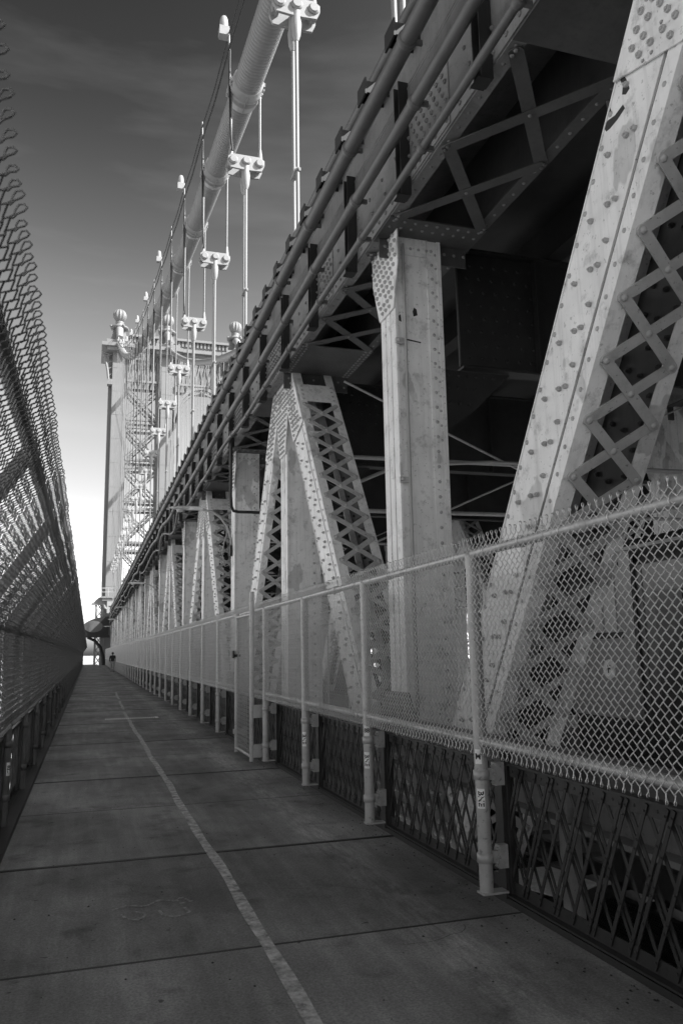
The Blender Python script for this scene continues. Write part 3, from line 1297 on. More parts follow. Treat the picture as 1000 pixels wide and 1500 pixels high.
def truss(label, X, main):
    t = thing('stiffening_truss', label, 'truss', (X, 0, 0))
    k0, k1 = -2, 12
    for k in range(k0, k1):
        yv = N0 + k * 2 * P
        near = main and -1 <= k <= 1
        c = inst('top_chord', ch_me[0], t, (X, yv, 0))
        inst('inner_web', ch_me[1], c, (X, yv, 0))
        if main and k <= 5:
            inst('rivets', ch_rv, c, (X, yv, 0), stuff=True)
        if near:
            for bme in ch_bar_me:
                inst('lacing_bar', bme, c, (X, yv, 0))
        else:
            inst('lacing_bars', ch_all, c, (X, yv, 0), stuff=True)
        for pm, pr_ in zip(ch_pans, ch_prv):
            pl = inst('cover_plate', pm, t, (X, yv, 0))
            if main and k <= 5 and pr_:
                inst('rivets', pr_, pl, (X, yv, 0), stuff=True)
        inst('bottom_chord', bc_me, t, (X, yv, 0))
        for dy in (0, P):
            v = inst('vertical_post', vt_me, t, (X, yv + dy, 0))
            if main and k <= 6:
                inst('rivets', vt_rv, v, (X, yv + dy, 0), stuff=True)
        for gm, dy in ((gA_me, P), (gV_me, 0), (gB_me, 0)):
            if k == -1 and dy:
                dy = dy - .42
            gp = inst('gusset_plate', gm[0], t, (X, yv + dy, 0))
            if main and k <= 6:
                inst('rivets', gm[1], gp, (X, yv + dy, 0), stuff=True)
        for sg in (-1, 1):
            ang = -sg * math.atan2(P, ZT - ZB)
            off = -.42 if (k == 0 and sg < 0) else 0
            d = inst('diagonal', dg_me, t, (X, yv + off + sg * .0, ZB), ang)
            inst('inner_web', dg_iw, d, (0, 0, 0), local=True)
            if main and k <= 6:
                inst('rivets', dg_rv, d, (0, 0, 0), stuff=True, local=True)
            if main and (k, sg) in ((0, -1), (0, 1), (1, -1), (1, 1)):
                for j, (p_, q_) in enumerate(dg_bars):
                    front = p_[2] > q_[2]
                    o = inst('lacing_bar', (bar_f if front else bar_b) if p_[1] < 0 else (bar_f_shade if front else bar_b_shade), d, (0, p_[1], min(p_[2], q_[2])), local=True)
            else:
                inst('lacing_bars', dg_lac, d, (0, 0, 0), stuff=True, local=True)
    return t


outer = truss('riveted steel truss with laced diagonals, nearest the walkway, carrying the upper deck', 3.2, True)
truss('second steel truss in the shade behind the nearest one, beyond the train track', 11.1, False)
truss('third steel truss far across the deck, mostly hidden in the dark', 22.4, False)
truss('farthest steel truss on the opposite edge of the bridge, against the bright sky', 30.4, False)

kp = put('shade_plate', MB().box(3.10, 3.115, 9.05, 124, -.9, .80), 'shade_steel')  # added plate: darkens the view behind the panels in place of shade
tag(kp, 'dark added plate standing for the shade behind the far lattice railing panels', 'plate')
# bare patches where thick paint has broken off
for poly in ([(3.925, 5.33), (3.89, 5.335), (3.815, 5.21), (3.79, 5.12), (3.83, 5.105), (3.865, 5.13), (3.85, 5.18), (3.87, 5.24)],
             [(4.07, 5.03), (4.03, 5.055), (3.95, 5.04), (3.865, 5.058), (3.85, 5.02), (3.93, 4.995), (4.01, 4.985), (4.05, 4.99)],
             [(4.03, 5.20), (4.0, 5.19), (3.985, 5.10), (4.01, 5.08), (4.02, 5.13)]):
    put('paint_chip', MB().prism([(3.1873, a, c) for a, c in poly], (-.0012, 0, 0)), 'black_steel', outer, 'dark patch of broken paint')
fr_ = N0 - .225
for poly in ([(3.27, 5.06), (3.50, 5.035), (3.50, 5.05), (3.27, 5.08)], [(3.42, 5.35), (3.47, 5.37), (3.46, 5.44), (3.43, 5.46), (3.41, 5.41)],
             [(3.24, 5.28), (3.27, 5.27), (3.26, 5.36), (3.235, 5.34)]):
    put('paint_chip', MB().prism([(a, fr_ + .0195, c) for a, c in poly], (0, -.0012, 0)), 'black_steel', outer, 'dark patch of broken paint')
for z in (3.42, 5.02):
    bb = MB().box(3.17, 3.30, N0 - .27, N0 - .236, z - .03, z + .03)
    bb.nut((3.2, N0 - .27, z), (0, -1, 0), .02, .025)
    put('clip', bb, 'galv', outer)
put('conduit', MB().tube([(3.29, N0 - .262, -.4), (3.29, N0 - .262, 6.2)], .017, 8), 'steel_far', outer)

# extra side stringer behind the railing
st = thing('side_stringer', 'long steel channel beam with a pale top flange behind the lattice railing', 'beam', (3.15, 0, 0))
m = MB().box(3.05, 3.18, -9, N0 + .3, .865, .90).box(3.05, 3.18, -9, N0 + .3, .405, .44).box(3.165, 3.18, -9, N0 + .3, .441, .864)
put('channel', m, 'chord', st)
for yy in (-.4, 2.2, 4.85, 7.4):
    put('bracket', MB().box(3.05, 3.16, yy, yy + .09, -.3, .404).box(3.045, 3.164, yy - .02, yy + .11, .445, .86), 'chord', st)

ps = put('bright_gap_sheet', MB().prism([(3.42, 6.75, -.36), (3.40, 6.2, -.33), (3.62, 5.85, -.36), (3.98, 5.9, -.30), (4.02, 6.7, -.36)], (0, 0, .012)), 'sticker')  # added sheet in place of the sunlit river showing through a gap
tag(ps, 'pale sheet standing in for the bright gap beyond the lattice railing', 'sheet')
# grating beside the track, with a gap under the bright stand-in sheet
m = MB()
for i in range(28):
    x = 3.16 + i * .035
    for y0_, y1_ in ((-9, 5.85), (6.7, 30)):
        m.box(x, x + .012, y0_, y1_, -.42, -.385)
for i in range(60):
    y = -9 + i * .65
    if not 5.7 < y < 6.7:
        m.box(3.14, 4.16, y, y + .03, -.412, -.395)
gr = put('track_grating', m, 'black_steel')
tag(gr, 'dark metal grating seen through the lattice railing, with a bright gap', 'grating')

# ------------------------------------------------------------------ lower track deck
tk = MB()
for n in range(-4, 25):
    y = N0 + n * P
    tk.box(4.3, 30, y - .2, y + .2, -2.0, -1.25)
for x in (5.2, 6.8, 8.6, 10.0, 13, 15, 17, 19, 21, 24, 26, 28):
    tk.box(x - .15, x + .15, -12, 130, -1.24, -.95)
tk = structure(put('track_bed', tk, 'black_steel'))
m = MB()
for i in range(230):
    m.box(4.7, 7.4, -12 + i * .6, -11.78 + i * .6, -.945, -.80)
put('sleepers', m, 'black_steel', tk, stuff=True)
for x in (5.25, 6.75):
    put('track_rail', MB().box(x - .035, x + .035, -12, 128, -.795, -.66), 'black_steel', tk)
m = MB().box(12.5, 21.5, -12, 130, -.94, -.7)
put('roadway_slab', m, 'black_steel', tk)

# ------------------------------------------------------------------ upper roadway
m = MB().box(4.24, 30.3, -30, 140, 7.0, 7.35)
m.box(3.30, 4.235, -30, 140, 7.40, 7.60)
for x in (5.6, 7.4, 9.2, 12.8, 14.6, 16.4, 18.2, 20.0, 24, 26, 28):
    m.box(x - .12, x + .12, -30, 140, 6.55, 6.999)
up = structure(put('upper_roadway', m, 'black_steel'))
fb = MB()
fb.box(4.225, 30.2, 0, .03, 5.0, 6.54)
fb.box(4.225, 30.2, -.10, .13, 4.95, 4.98)
fb.box(4.225, 30.2, -.10, .13, 6.50, 6.53)
fb.box(4.23, 5.3, -.014, -.0005, 5.02, 6.49)
for x in (5.28, 7.4, 9.5, 12.5, 14.8, 17, 19.2, 21):
    fb.box(x, x + .02, -.12, -.0005, 4.99, 6.49)
fb.prism([(3.86, 0, 4.94), (4.9, 0, 4.94), (4.4, 0, 4.45), (3.86, 0, 4.05)], (0, .02, 0))
fb = fb.mesh('floor_beam', 'black_steel')
r = MB()
for i in range(6):
    for j in range(8):
        r.rivet((4.36 + i * .17 + (j % 2) * .05, -.014, 5.12 + j * .175), (0, -1, 0), .024, .016)
for i in range(8):
    r.rivet((3.95 + i * .12, 0, 4.88), (0, -1, 0), .024, .016)
    if i < 5:
        r.rivet((3.93 + i * .12, 0, 4.72), (0, -1, 0), .024, .016)
    if i < 4:
        r.rivet((3.93 + i * .13, 0, 4.52), (0, -1, 0), .024, .016)
r = r.mesh('rivets', 'black_steel')
for n in range(-4, 25):
    y = N0 + n * P + .28
    f = inst('floor_beam', fb, up, (0, y, 0))
    if n < 6:
        inst('rivets', r, f, (0, y, 0), stuff=True)
# transverse struts and conduits across the track bay
for n in (1, 3, 5, 7):
    y = N0 + n * P
    for z, nm in ((3.85, 'cross_strut'), (4.75, 'cross_strut')):
        mm = MB().tube([(3.9, y - 1.2, z), (11.0, y - 1.2, z + .06)], .035, 8)
        put(nm, mm, 'steel_far', up)
    put('conduit', MB().tube([(3.9, y - 1.4, 4.2), (4.8, y - 1.4, 4.6), (6.5, y - 1.4, 4.75), (11, y - 1.4, 4.8)], .03, 8), 'white', up)
    put('sway_rod', MB().tube([(3.9, y - 1.3, 3.1), (11, y - 1.3, 6.2)], .016, 6), 'steel_far', up)
    put('sway_rod', MB().tube([(3.9, y - 1.35, 6.0), (11, y - 1.35, 3.0)], .022, 6), 'steel_far', up)

# ------------------------------------------------------------------ pipes and their brackets outside the top chord


def pipe_run(name, label, X, Z, r, mname, wob=0.0, y0=-8, y1=122, wstart=22):
    pts = []
    y = y0
    while y <= y1:
        a = wob * min(1, max(0, (y - wstart) / 12))
        pts.append((X + a * .6 * math.sin(y * .9), y, Z + a * math.sin(y * 1.2) + .015 * math.sin(y * .8)))
        y += .7
    t = thing(name, label, 'pipe', (X, 0, Z))
    put('pipe', MB().tube(pts, r, 14 if r > .05 else 10), mname, t)
    m = MB()
    y = y0 + 1.9
    cm = MB().lathe([(r, -.035), (r + .012, -.03), (r + .012, .03), (r, .035)], (0, 0, 0), 14, (0, 1, 0))
    cm.nut((-.0, 0, r + .012), (0, 0, 1), .018, .03)
    cm.nut((r + .012, 0, 0), (1, 0, 0), .016, .03)
    cm.box(r, r + .07, -.015, .015, -.025, .025)
    cme = cm.mesh('collar', mname)
    while y < min(y1, 70):
        i = (y - y0) / .7
        j = int(i)
        f = i - j
        px = pts[j][0] * (1 - f) + pts[j + 1][0] * f
        pz = pts[j][2] * (1 - f) + pts[j + 1][2] * f
        inst('collar', cme, t, (px, y, pz))
        y += 1.75
    return t


pipe_run('utility_pipe', 'thickest grey pipe running high along the outside of the top chord', 2.68, 7.30, .085, 'pipe')
pipe_run('utility_pipe', 'grey pipe just below the thickest one, in front of the riveted chord', 2.74, 6.66, .062, 'pipe', .05)
pipe_run('conduit_pipe', 'thin wavy conduit along the lower edge of the top chord', 2.80, 6.20, .040, 'pipe', .14, wstart=13)
pipe_run('utility_pipe', 'topmost dark pipe resting on the outriggers beyond the thick pipe', 2.90, 8.0, .072, 'pipe')

ot = thing('bracket_row', 'row of dark steel channel brackets on the top chord holding the pipes', 'brackets', (2.95, 0, 6.2))
chn = MB().box(-.005, .04, -.07, .07, 0, 1.28)
chn.box(-.07, -.0055, -.07, -.055, 0, 1.28)
chn.box(-.07, -.0055, .055, .07, 0, 1.28)
chn.box(-.10, .02, -.075, .075, -.014, -.001)
chn = chn.mesh('channel_bracket', 'dark')
out = MB()
out.box(-.24, .42, -.10, .10, 1.62, 1.64)
out.box(-.24, .42, -.10, -.085, 1.50, 1.62)
out.box(-.24, .42, .085, .10, 1.50, 1.62)
out.box(-.26, -.24, -.13, .13, 1.46, 1.66)
out.prism([(.10, -.02, 1.28), (.40, -.02, 1.28), (.40, -.02, 1.50), (.05, -.02, 1.50)], (0, .03, 0))
out.box(.10, .16, -.05, .05, 1.215, 1.499)
out.nut((-.10, 0, 1.64), (0, 0, 1), .02, .06)
out.nut((.2, 0, 1.64), (0, 0, 1), .02, .06)
out = out.mesh('outrigger', 'dark')
y = 5.2 - 1.75 * 6
while y < 118:
    inst('channel_bracket', chn, ot, (2.95, y, 6.17))
    inst('outrigger', out, ot, (2.95, y - .33, 6.17))
    inst('outrigger', out, ot, (2.95, y + .545, 6.17))
    y += 1.75
fs = put('fascia_beam', MB().box(2.99, 3.03, -12, 124, 7.42, 7.72).box(2.985, 3.10, -12, 124, 7.725, 7.745), 'chord')
tag(fs, 'long pale fascia strip above the top chord, behind the pipes', 'beam')

# drain pipe bent under the chord in front of a vertical
dp = put('drain_pipe', MB().tube([(2.9, 17.3, 6.5), (2.9, 17.3, 5.0), (2.93, 17.35, 4.78), (3.0, 17.5, 4.72), (3.1, 17.5, 4.70), (3.85, 17.5, 4.70)], .035, 8), 'rubber')
tag(dp, 'black drain pipe bent at a right angle beside the second vertical post', 'pipe')

# ------------------------------------------------------------------ main cables
CX = 3.45
legx = [3.15, 11.0, 22.7, 30.5]


def main_cable(X, label, detail):
    t = thing('main_cable', label, 'cable', (X, 0, 0))
    pts, rs = [], []
    y = -14.0
    step = .045 if detail else 2.0
    k = 0
    while y <= 130.4:
        if y > 70:
            step = 1.0 if detail else 2.0
        pts.append((X + (legx[0] - CX) * max(0, y - 20) / 112 if X < 5 else X, y, cable_z(y)))
        rs.append(.36 if (k % 3 or not detail or y > 70) else .325)
        y += step
        k += 1
    pts.append((pts[-1][0], 131.5, cable_z(131.5)))
    rs.append(.36)
    put('cable_strand', MB().tube(pts, rs, 28, smooth=not detail), 'cable', t)
    return t


mc = main_cable(CX, 'thick wrapped main cable rising overhead from the camera to the left tower leg', True)
mc2 = main_cable(legx[1], 'second main cable, draped to the tower leg right of the leftmost', False)
mc3 = main_cable(legx[2], 'third main cable, rising to the third tower leg', False)
mc4 = main_cable(legx[3], 'farthest main cable, rising to the fourth tower leg', False)

band = MB()
band.lathe([(.36, -.46), (.405, -.44), (.405, -.20), (.43, -.19), (.43, -.10), (.40, -.09), (.40, .09), (.43, .10), (.43, .19), (.405, .20), (.405, .44), (.36, .46)], (0, 0, 0), 22, (0, 1, 0))
for sx in (-1, 1):
    band.box(sx * .40 - .05, sx * .40 + .05, -.42, .42, -.05, .05)
    for q in (-.3, -.1, .1, .3):
        band.nut((sx * .42, q, .05), (0, 0, 1), .035, .06)
        band.nut((sx * .42, q, -.05), (0, 0, -1), .035, .06)
band.box(-.012, .012, -.40, .40, -.44, -.40)
band = band.mesh('cable_band', 'white')


def suspender_parts(zc):
    """rope loop over the cable, balance block, sockets and the two rods, origin at the rod foot (chord top, z=7.4)"""
    zs = 14.0 - 7.4
    ropes = []
    for sx in (-.38, .38):
        for sy in (-.07, .07):
            ropes.append(MB().tube([(sx, sy, zs + .45), (sx, sy, zc - 7.4 + .02)], .026, 7))
    lp = MB()
    for sy in (-.07, .07):
        arc = [(.40 * math.cos(a), sy, zc - 7.4 + .42 * math.sin(a)) for a in [math.pi * q / 10 for q in range(11)]]
        lp.tube(arc, .03, 7)
    so = MB().tube([(0, 0, zs - .02), (0, 0, zs + .12), (0, 0, zs + .26), (0, 0, zs + .50)], [.07, .075, .062, .034], 10)
    oc = [(-.47, -.02), (-.40, -.18), (-.12, -.20), (.12, -.20), (.40, -.18), (.47, -.02), (.47, .12), (.36, .20), (-.36, .20), (-.47, .12)]
    bl = MB().prism([(a, 0, zs + c) for a, c in oc], (0, .06, 0))
    pn = MB().lathe([(.085, -.27), (.085, -.24), (.115, -.235), (.115, -.201), (.05, -.2), (.05, .2), (.115, .201), (.115, .235), (.085, .24), (.085, .27)], (0, 0, zs), 12, (0, 1, 0))
    lo = MB().tube([(0, 0, zs + .02), (0, 0, zs - .22), (0, 0, zs - .34), (0, 0, zs - .60), (0, 0, zs - .72)], [.09, .085, .105, .085, .045], 10)
    rods = [MB().tube([(0, sy, 0), (0, sy, zs - .70)], .036, 10) for sy in (-.14, .14)]
    cl = MB().box(-.05, .05, -.19, .19, 3.1, 3.16)
    cl.nut((0, -.19, 3.13), (0, -1, 0), .03, .03)
    return ropes, lp, so, bl, pn, lo, rods, cl


_c = {}


def common(y):
    if 'c' not in _c:
        ropes, lp, so, bl, pn, lo, rods, cl = suspender_parts(16)
        som, blm, pnm, lom = so.mesh('rope_socket', 'white'), bl.mesh('balance_plate', 'white'), pn.mesh('pin', 'white'), lo.mesh('rod_socket', 'white')
        _c['c'] = [('rope_socket', som, (a, c, 0)) for a in (-.38, .38) for c in (-.07, .07)] + \
                  [('balance_plate', blm, (0, c, 0)) for c in (-.20, .14)] + \
                  [('pin', pnm, (a, 0, c)) for a, c in ((-.34, .02), (0, .04), (.34, .02))] + \
                  [('rod_socket', lom, (0, c, 0)) for c in (-.14, .14)] + \
                  [('rod', q.mesh('rod', 'cable'), (0, 0, 0)) for q in rods] + [('rod_clamp', cl.mesh('rod_clamp', 'white'), (0, 0, 0))]
    return _c['c']


idx = 0
for n in range(-2, 23):
    y = N0 + n * P
    zc = cable_z(y)
    xx = CX + (legx[0] - CX) * max(0, y - 20) / 112
    sl = math.atan(.165 + 2 * .00147 * (y - 20))
    if n < 0:
        lab = 'cable suspender overhead behind the top edge of the photo, %s back' % ORD[-n - 1]
    elif n == 0:
        lab = 'suspender just above the top edge of the photo, nearest the camera'
    else:
        lab = 'white suspender, %s from the camera, hanging from the nearest main cable' % ORD[n - 1]
    s_ = thing('suspender', lab, 'suspender', (xx, y, 7.4), 'suspenders under the nearest main cable')
    ropes, lp, so, bl, pn, lo, rods, cl = suspender_parts(zc)
    for q in ropes:
        inst('wire_rope', q.mesh('wire_rope', 'rope'), s_, (xx, y, 7.4))
    inst('rope_loop', lp.mesh('rope_loop', 'white'), s_, (xx, y, 7.4))
    for nm, me, of in common(y):
        inst(nm, me, s_, (xx + of[0], y + of[1], 7.4 + of[2]))
    inst('cable_band', band, mc, (xx, y, zc), sl)
    # hand rope stanchion
for X, mcx, nm in ((legx[1], mc2, 'second'), (legx[2], mc3, 'third'), (legx[3], mc4, 'farthest')):
    for n in range(0, 23):
        y = N0 + n * P
        zc = cable_z(y)
        m = MB()
        for sx in (-.2, .2):
            m.tube([(sx, 0, 7.4), (sx, 0, zc)], .04, 6)
        o = inst('suspender', m.mesh('suspender', 'cable'), None, (X, y, 0))
        tag(o, 'thin pair of suspender ropes, %s from the camera, under the %s main cable' % (ORD[n], nm), 'suspender', 'suspenders under the inner cables')

# hand ropes with stanchions and lights
hr = thing('hand_rope', 'pair of dark hand ropes on thin stanchions along the near main cable', 'rope', (3.0, 0, 17))
for dx, dz, r_ in ((-.45, 1.55, .022), (-.45, 1.1, .03), (.45, 1.4, .018)):
    pts = []
    for n in range(-3, 24):
        for f in (0, .5):
            y = N0 + (n + f) * P
            if y > 130:
                continue
            xx = CX + (legx[0] - CX) * max(0, y - 20) / 112
            pts.append((xx + dx, y, cable_z(y) + dz - (.14 if f else 0)))
    put('rope', MB().tube(pts, r_, 6), 'dark', hr)
for n in range(-2, 23):
    y = N0 + n * P
    xx = CX + (legx[0] - CX) * max(0, y - 20) / 112
    put('stanchion', MB().tube([(xx - .40, y, cable_z(y)), (xx - .45, y, cable_z(y) + 1.75)], .028, 6), 'rope', hr)
    if n < 12:
        put('down_cable', MB().tube([(xx - .43, y - .1, cable_z(y) + 1.0), (xx - .44, y - .1, cable_z(y)), (xx - .40, y - .16, 14.7), (xx - .36, y - .16, 14.3)], .028, 6), 'dark', hr)
idx = 0
for n in range(2, 22, 2):
    y = N0 + n * P
    xx = CX + (legx[0] - CX) * max(0, y - 20) / 112 - .58
    z = cable_z(y) + 1.55
    t = thing('cable_light', 'small white domed cable lamp, %s from the camera, on the hand rope' % ORD[idx], 'lamp', (xx, y, z), 'lamps on the hand rope')
    idx += 1
    put('lamp_box', MB().box(xx - .13, xx + .13, y - .12, y + .12, z - .10, z + .16), 'white', t)
    put('lamp_dome', MB().lathe([(.11, 0), (.115, .12), (.105, .25), (.07, .34), (0.01, .38)], (xx, y, z + .161), 14), 'white', t)

# ------------------------------------------------------------------ street lamps over the walkway
for i, n in enumerate((2, 6, 10, 14, 18)):
    y = N0 + n * P + .12
    t = thing('street_lamp', 'pale cobra-head street lamp over the walkway, %s from the camera' % ORD[i], 'lamp', (3.2, y, 4.0), 'cobra-head lamps on the truss posts')
    arc = [(3.17, y, 3.95), (3.16, y, 4.25), (3.06, y, 4.56), (2.9, y, 4.78), (2.7, y, 4.90), (2.45, y, 4.96)]
    put('arm', MB().tube(arc, .028, 8), 'steel_far', t)
    hd = MB()
    secs = [(2.48, .045, .04), (2.40, .075, .06), (2.15, .10, .065), (1.95, .12, .06), (1.80, .10, .05), (1.70, .04, .025)]
    vs = []
    for x, w, h in secs:
        for a in range(10):
            an = 2 * math.pi * a / 10
            vs.append((x, y + w * math.cos(an), 4.96 + (h if math.sin(an) > 0 else h * .55) * math.sin(an)))
    fs_ = [(s2 * 10 + a, s2 * 10 + (a + 1) % 10, s2 * 10 + 10 + (a + 1) % 10, s2 * 10 + 10 + a) for s2 in range(5) for a in range(10)]
    hd.add(vs, fs_ + [tuple(range(10)), tuple(range(50, 60))[::-1]], True)
    put('lamp_head', hd, 'steel', t)
    put('lens', MB().lathe([(.085, 0), (.08, -.03), (.05, -.055), (.01, -.06)], (1.95, y, 4.93), 12), 'lens', t)
    put('wall_bracket', MB().box(3.13, 3.185, y - .06, y + .06, 3.85, 4.10), 'dark', t)
    put('wire_loop', MB().tube([(3.1, y + .02, 4.5), (3.0, y, 4.2), (2.95, y, 3.9), (3.02, y, 3.6), (3.15, y, 3.65)], .014, 6), 'steel_far', t)

# ------------------------------------------------------------------ the train
tr = thing('subway_train', 'stainless subway car with rounded windows behind the fence at the right edge', 'train', (4.6, 7.0, -.66))
X = 4.6
y_end, y_beg = 7.05, -9.0
m = MB()
m.box(X + .04, 7.4, y_beg, y_end, -.25, 2.30)
prof = [(X + .04, 2.30), (X + .10, 2.46), (X + .45, 2.62), (6.0, 2.70), (6.95, 2.62), (7.3, 2.46), (7.4, 2.30)]
m.prism([(a, y_beg, c) for a, c in prof], (0, y_end - y_beg, 0))
put('body', m, 'train', tr)
put('cab_panel', MB().box(X, X + .038, 6.02, y_end, .95, 2.44), 'train_panel', tr, 'pale painted side panel at the end of the car')
for k, (a, c) in enumerate(((6.25, 6.42), (6.46, 6.66), (6.72, 6.86))):
    w = MB()
    w.box(X - .012, X - .001, a, c, 1.72, 2.30)
    f = put('window', w, 'lens', tr)  # pale tone paints the bright reflection in the panes
put('window_frame', MB().box(X - .008, X - .0005, 6.18, 6.70, 1.66, 1.715).box(X - .008, X - .0005, 6.18, 6.90, 2.305, 2.35), 'rubber', tr)
put('roundel', MB().lathe([(.09, 0), (.09, .004)], (X - .001, 6.42, 1.38), 16, (-1, 0, 0)), 'sticker', tr, 'round emblem on the cab panel')
me = text_mesh('F', .10)
for v in me.vertices:
    v.co = (X - .007 - v.co.z, 6.42 - v.co.x, 1.38 + v.co.y)
inst('lettering', me, tr, (0, 0, 0)).location = -wl(tr)
for k in range(8):
    ya = 5.85 - k * 1.75
    put('door', MB().box(X - .004, X + .038, ya - 1.1, ya, .0, 2.28), 'train', tr)
    put('window', MB().box(X - .014, X - .005, ya - .48, ya - .14, 1.15, 2.05), 'glass', tr)
    put('window', MB().box(X - .014, X - .005, ya - .98, ya - .64, 1.15, 2.05), 'glass', tr)
    put('door_seal', MB().box(X - .006, X + .039, ya - .565, ya - .555, .0, 2.28).box(X - .006, X + .039, ya + .002, ya + .02, .0, 2.28), 'rubber', tr)
put('drip_rail', MB().box(X - .03, X + .03, y_beg, y_end, 2.44, 2.47), 'steel_far', tr)
for i in range(5):
    put('belt_rail', MB().box(X + .002, X + .039, y_beg, 6.0, .30 + i * .10, .34 + i * .10), 'train', tr)
for k in range(5):
    yy = 5.6 - k * 2.2
    put('wheel', MB().lathe([(.40, 0), (.40, .12)], (5.19, yy, -.26), 20, (1, 0, 0)), 'black_steel', tr)
put('underframe', MB().box(4.75, 7.25, y_beg, y_end - .1, -.55, -.255), 'black_steel', tr)

# second track railing seen over the train (right of frame)
cw = thing('maintenance_railing', 'thin pale railing and uprights seen above the train roof at the right edge', 'railing', (9.5, 8, 0))
for z in (2.6, 3.1):
    put('rail', MB().tube([(8.9, -2, z), (8.9, 60, z)], .025, 6), 'steel_far', cw)
for k in range(24):
    put('upright', MB().tube([(8.9, -1 + k * 2.6, -.9), (8.9, -1 + k * 2.6, 3.1)], .03, 6), 'steel_far', cw)

# ------------------------------------------------------------------ tower
TY = 130.0
tw = thing('suspension_tower', 'tall ornate steel tower with ball finials at the end of the walkway', 'tower', (17, TY, -40))
for i, x in enumerate(legx):
    m = MB()
    m.box(x - .95, x + .95, TY, TY + 6.5, -40, 50.6)
    m.box(x - 1.5, x + 1.5, TY + 1.4, TY + 5.1, -40, 50.6)
    for z in range(-36, 50, 4):
        m.box(x - .97, x + .97, TY - .03, TY - .002, z, z + .12)
    for sx in (-.93, .83):
        m.box(x + sx, x + sx + .1, TY - .05, TY - .031, -40, 50.5)
    put('leg', m, 'tower', tw)
    # cornice under the cap
    m = MB()
    m.box(x - 1.9, x + 1.9, TY - 1.2, TY + 7.2, 50.61, 51.2)
    m.box(x - 2.75, x + 2.4, TY - 1.6, TY + 7.6, 51.21, 51.8)
    m.box(x - 2.0, x + 2.0, TY - 1.3, TY + 7.3, 51.81, 52.4)
    put('cornice', m, 'tower', tw)
    # pinnacle: concave tent shape
    prof = [(2.0, 52.4), (1.55, 52.9), (1.25, 53.6), (1.08, 54.4), (1.0, 55.2)]
    m = MB()
    vs = []
    for a, z in prof:
        vs += [(x - a, TY + 3 - a * 1.6, z), (x + a, TY + 3 - a * 1.6, z), (x + a, TY + 3 + a * 1.6, z), (x - a, TY + 3 + a * 1.6, z)]
    fs_ = [(4 * q + k, 4 * q + (k + 1) % 4, 4 * q + 4 + (k + 1) % 4, 4 * q + 4 + k) for q in range(4) for k in range(4)]
    m.add(vs, fs_ + [(16, 17, 18, 19)])
    put('pinnacle', m, 'tower', tw)
    put('saddle', MB().tube([(x, TY - 1.6, 52.6), (x, TY - .8, 54.0), (x, TY + .6, 54.9), (x, TY + 3, 55.1)], [.52, .58, .62, .6], 12), 'white', tw)
    m = MB()
    m.lathe([(1.0, 0), (1.45, .1), (1.5, .35), (1.1, .5), (.75, .7), (.6, 1.1), (.75, 1.3), (.5, 1.45)], (x, TY + 1.5, 55.2), 16)
    for k in range(4):
        a = k * math.pi / 2 + .4
        m.lathe([(.05, 0), (.2, .12), (.22, .3), (.05, .45)], (x + 1.5 * math.cos(a), TY + 1.5 + 1.5 * math.sin(a), 55.3), 8)
    put('urn', m, 'tower', tw)
    pr = [(.25 + 0.0, -1.15)] + [(1.12 * math.cos(R(a)), 1.12 * math.sin(R(a))) for a in range(-70, 90, 16)] + [(.05, 1.15)]
    put('ball_finial', MB().lathe(pr, (x, TY + 1.5, 57.7), 24, smooth=False, rib=.13), 'tower', tw)
# outer bracket under the cap at the left
for x, sg in ((legx[0], -1), (legx[3], 1)):
    m = MB()
    pts = [(x + sg * 1.5, TY + .2, 45.6), (x + sg * 1.7, TY + .2, 47.4), (x + sg * 2.0, TY + .2, 48.9), (x + sg * 2.6, TY + .2, 50.6)]
    m.tube(pts, .22, 6)
    m.tube([(x + sg * 1.5, TY + .2, 50.3), (x + sg * 2.6, TY + .2, 50.5)], .2, 6)
    for k in range(4):
        z = 46.6 + k * 1.1
        m.tube([(x + sg * 1.0, TY + .2, z + .4), (x + sg * (1.6 + k * .2), TY + .2, z)], .09, 5)
    m.box(x + sg * 1.3 - .4, x + sg * 1.3 + .4, TY - .3, TY + 1, 45.0, 45.9)
    put('corner_bracket', m, 'chord', tw)  # darker than the legs: shade below the cornice painted in
# portal truss between the legs


def xtruss(xa, xb, za, zb, n, parent, yy=TY + .8, w=.16):
    m = MB()
    m.box(xa, xb, yy - .3, yy + .3, zb - .35, zb)
    m.box(xa, xb, yy - .3, yy + .3, za, za + .35)
    st_ = (xb - xa) / n
    for i in range(n):
        a, c = xa + i * st_, xa + (i + 1) * st_
        m.bar((a, yy - .12, za + .35), (c, yy - .12, zb - .35), w, .08, (0, 0, 1))
        m.bar((a, yy + .12, zb - .35), (c, yy + .12, za + .35), w, .08, (0, 0, 1))
        m.box(c - .08, c + .08, yy - .2, yy - .15, za + .35, zb - .35)
    return put('portal_truss', m, 'chord', parent)  # same paint as the tower, darkened for the shade among its bars


for a, c, n in ((legx[0] + 1.5, legx[1] - 1.5, 5), (legx[1] + 1.5, legx[2] - 1.5, 8), (legx[2] + 1.5, legx[3] - 1.5, 5)):
    xtruss(a, c, 46.0, 51.6, n, tw)
    xtruss(a, c, 46.0, 51.6, n, tw, TY + 5.5)
    m = MB()
    m.box(a, c, TY - .3, TY + 1.5, 51.61, 52.2)
    m.box(a, c, TY - .8, TY + 1.8, 53.4, 53.8)
    m.box(a, c, TY - .2, TY + 1.2, 52.201, 53.39)
    k = a + .2
    while k < c - .2:
        m.box(k, k + .28, TY - .5, TY - .21, 52.5, 53.38)
        k += .62
    put('cornice', m, 'tower', tw)
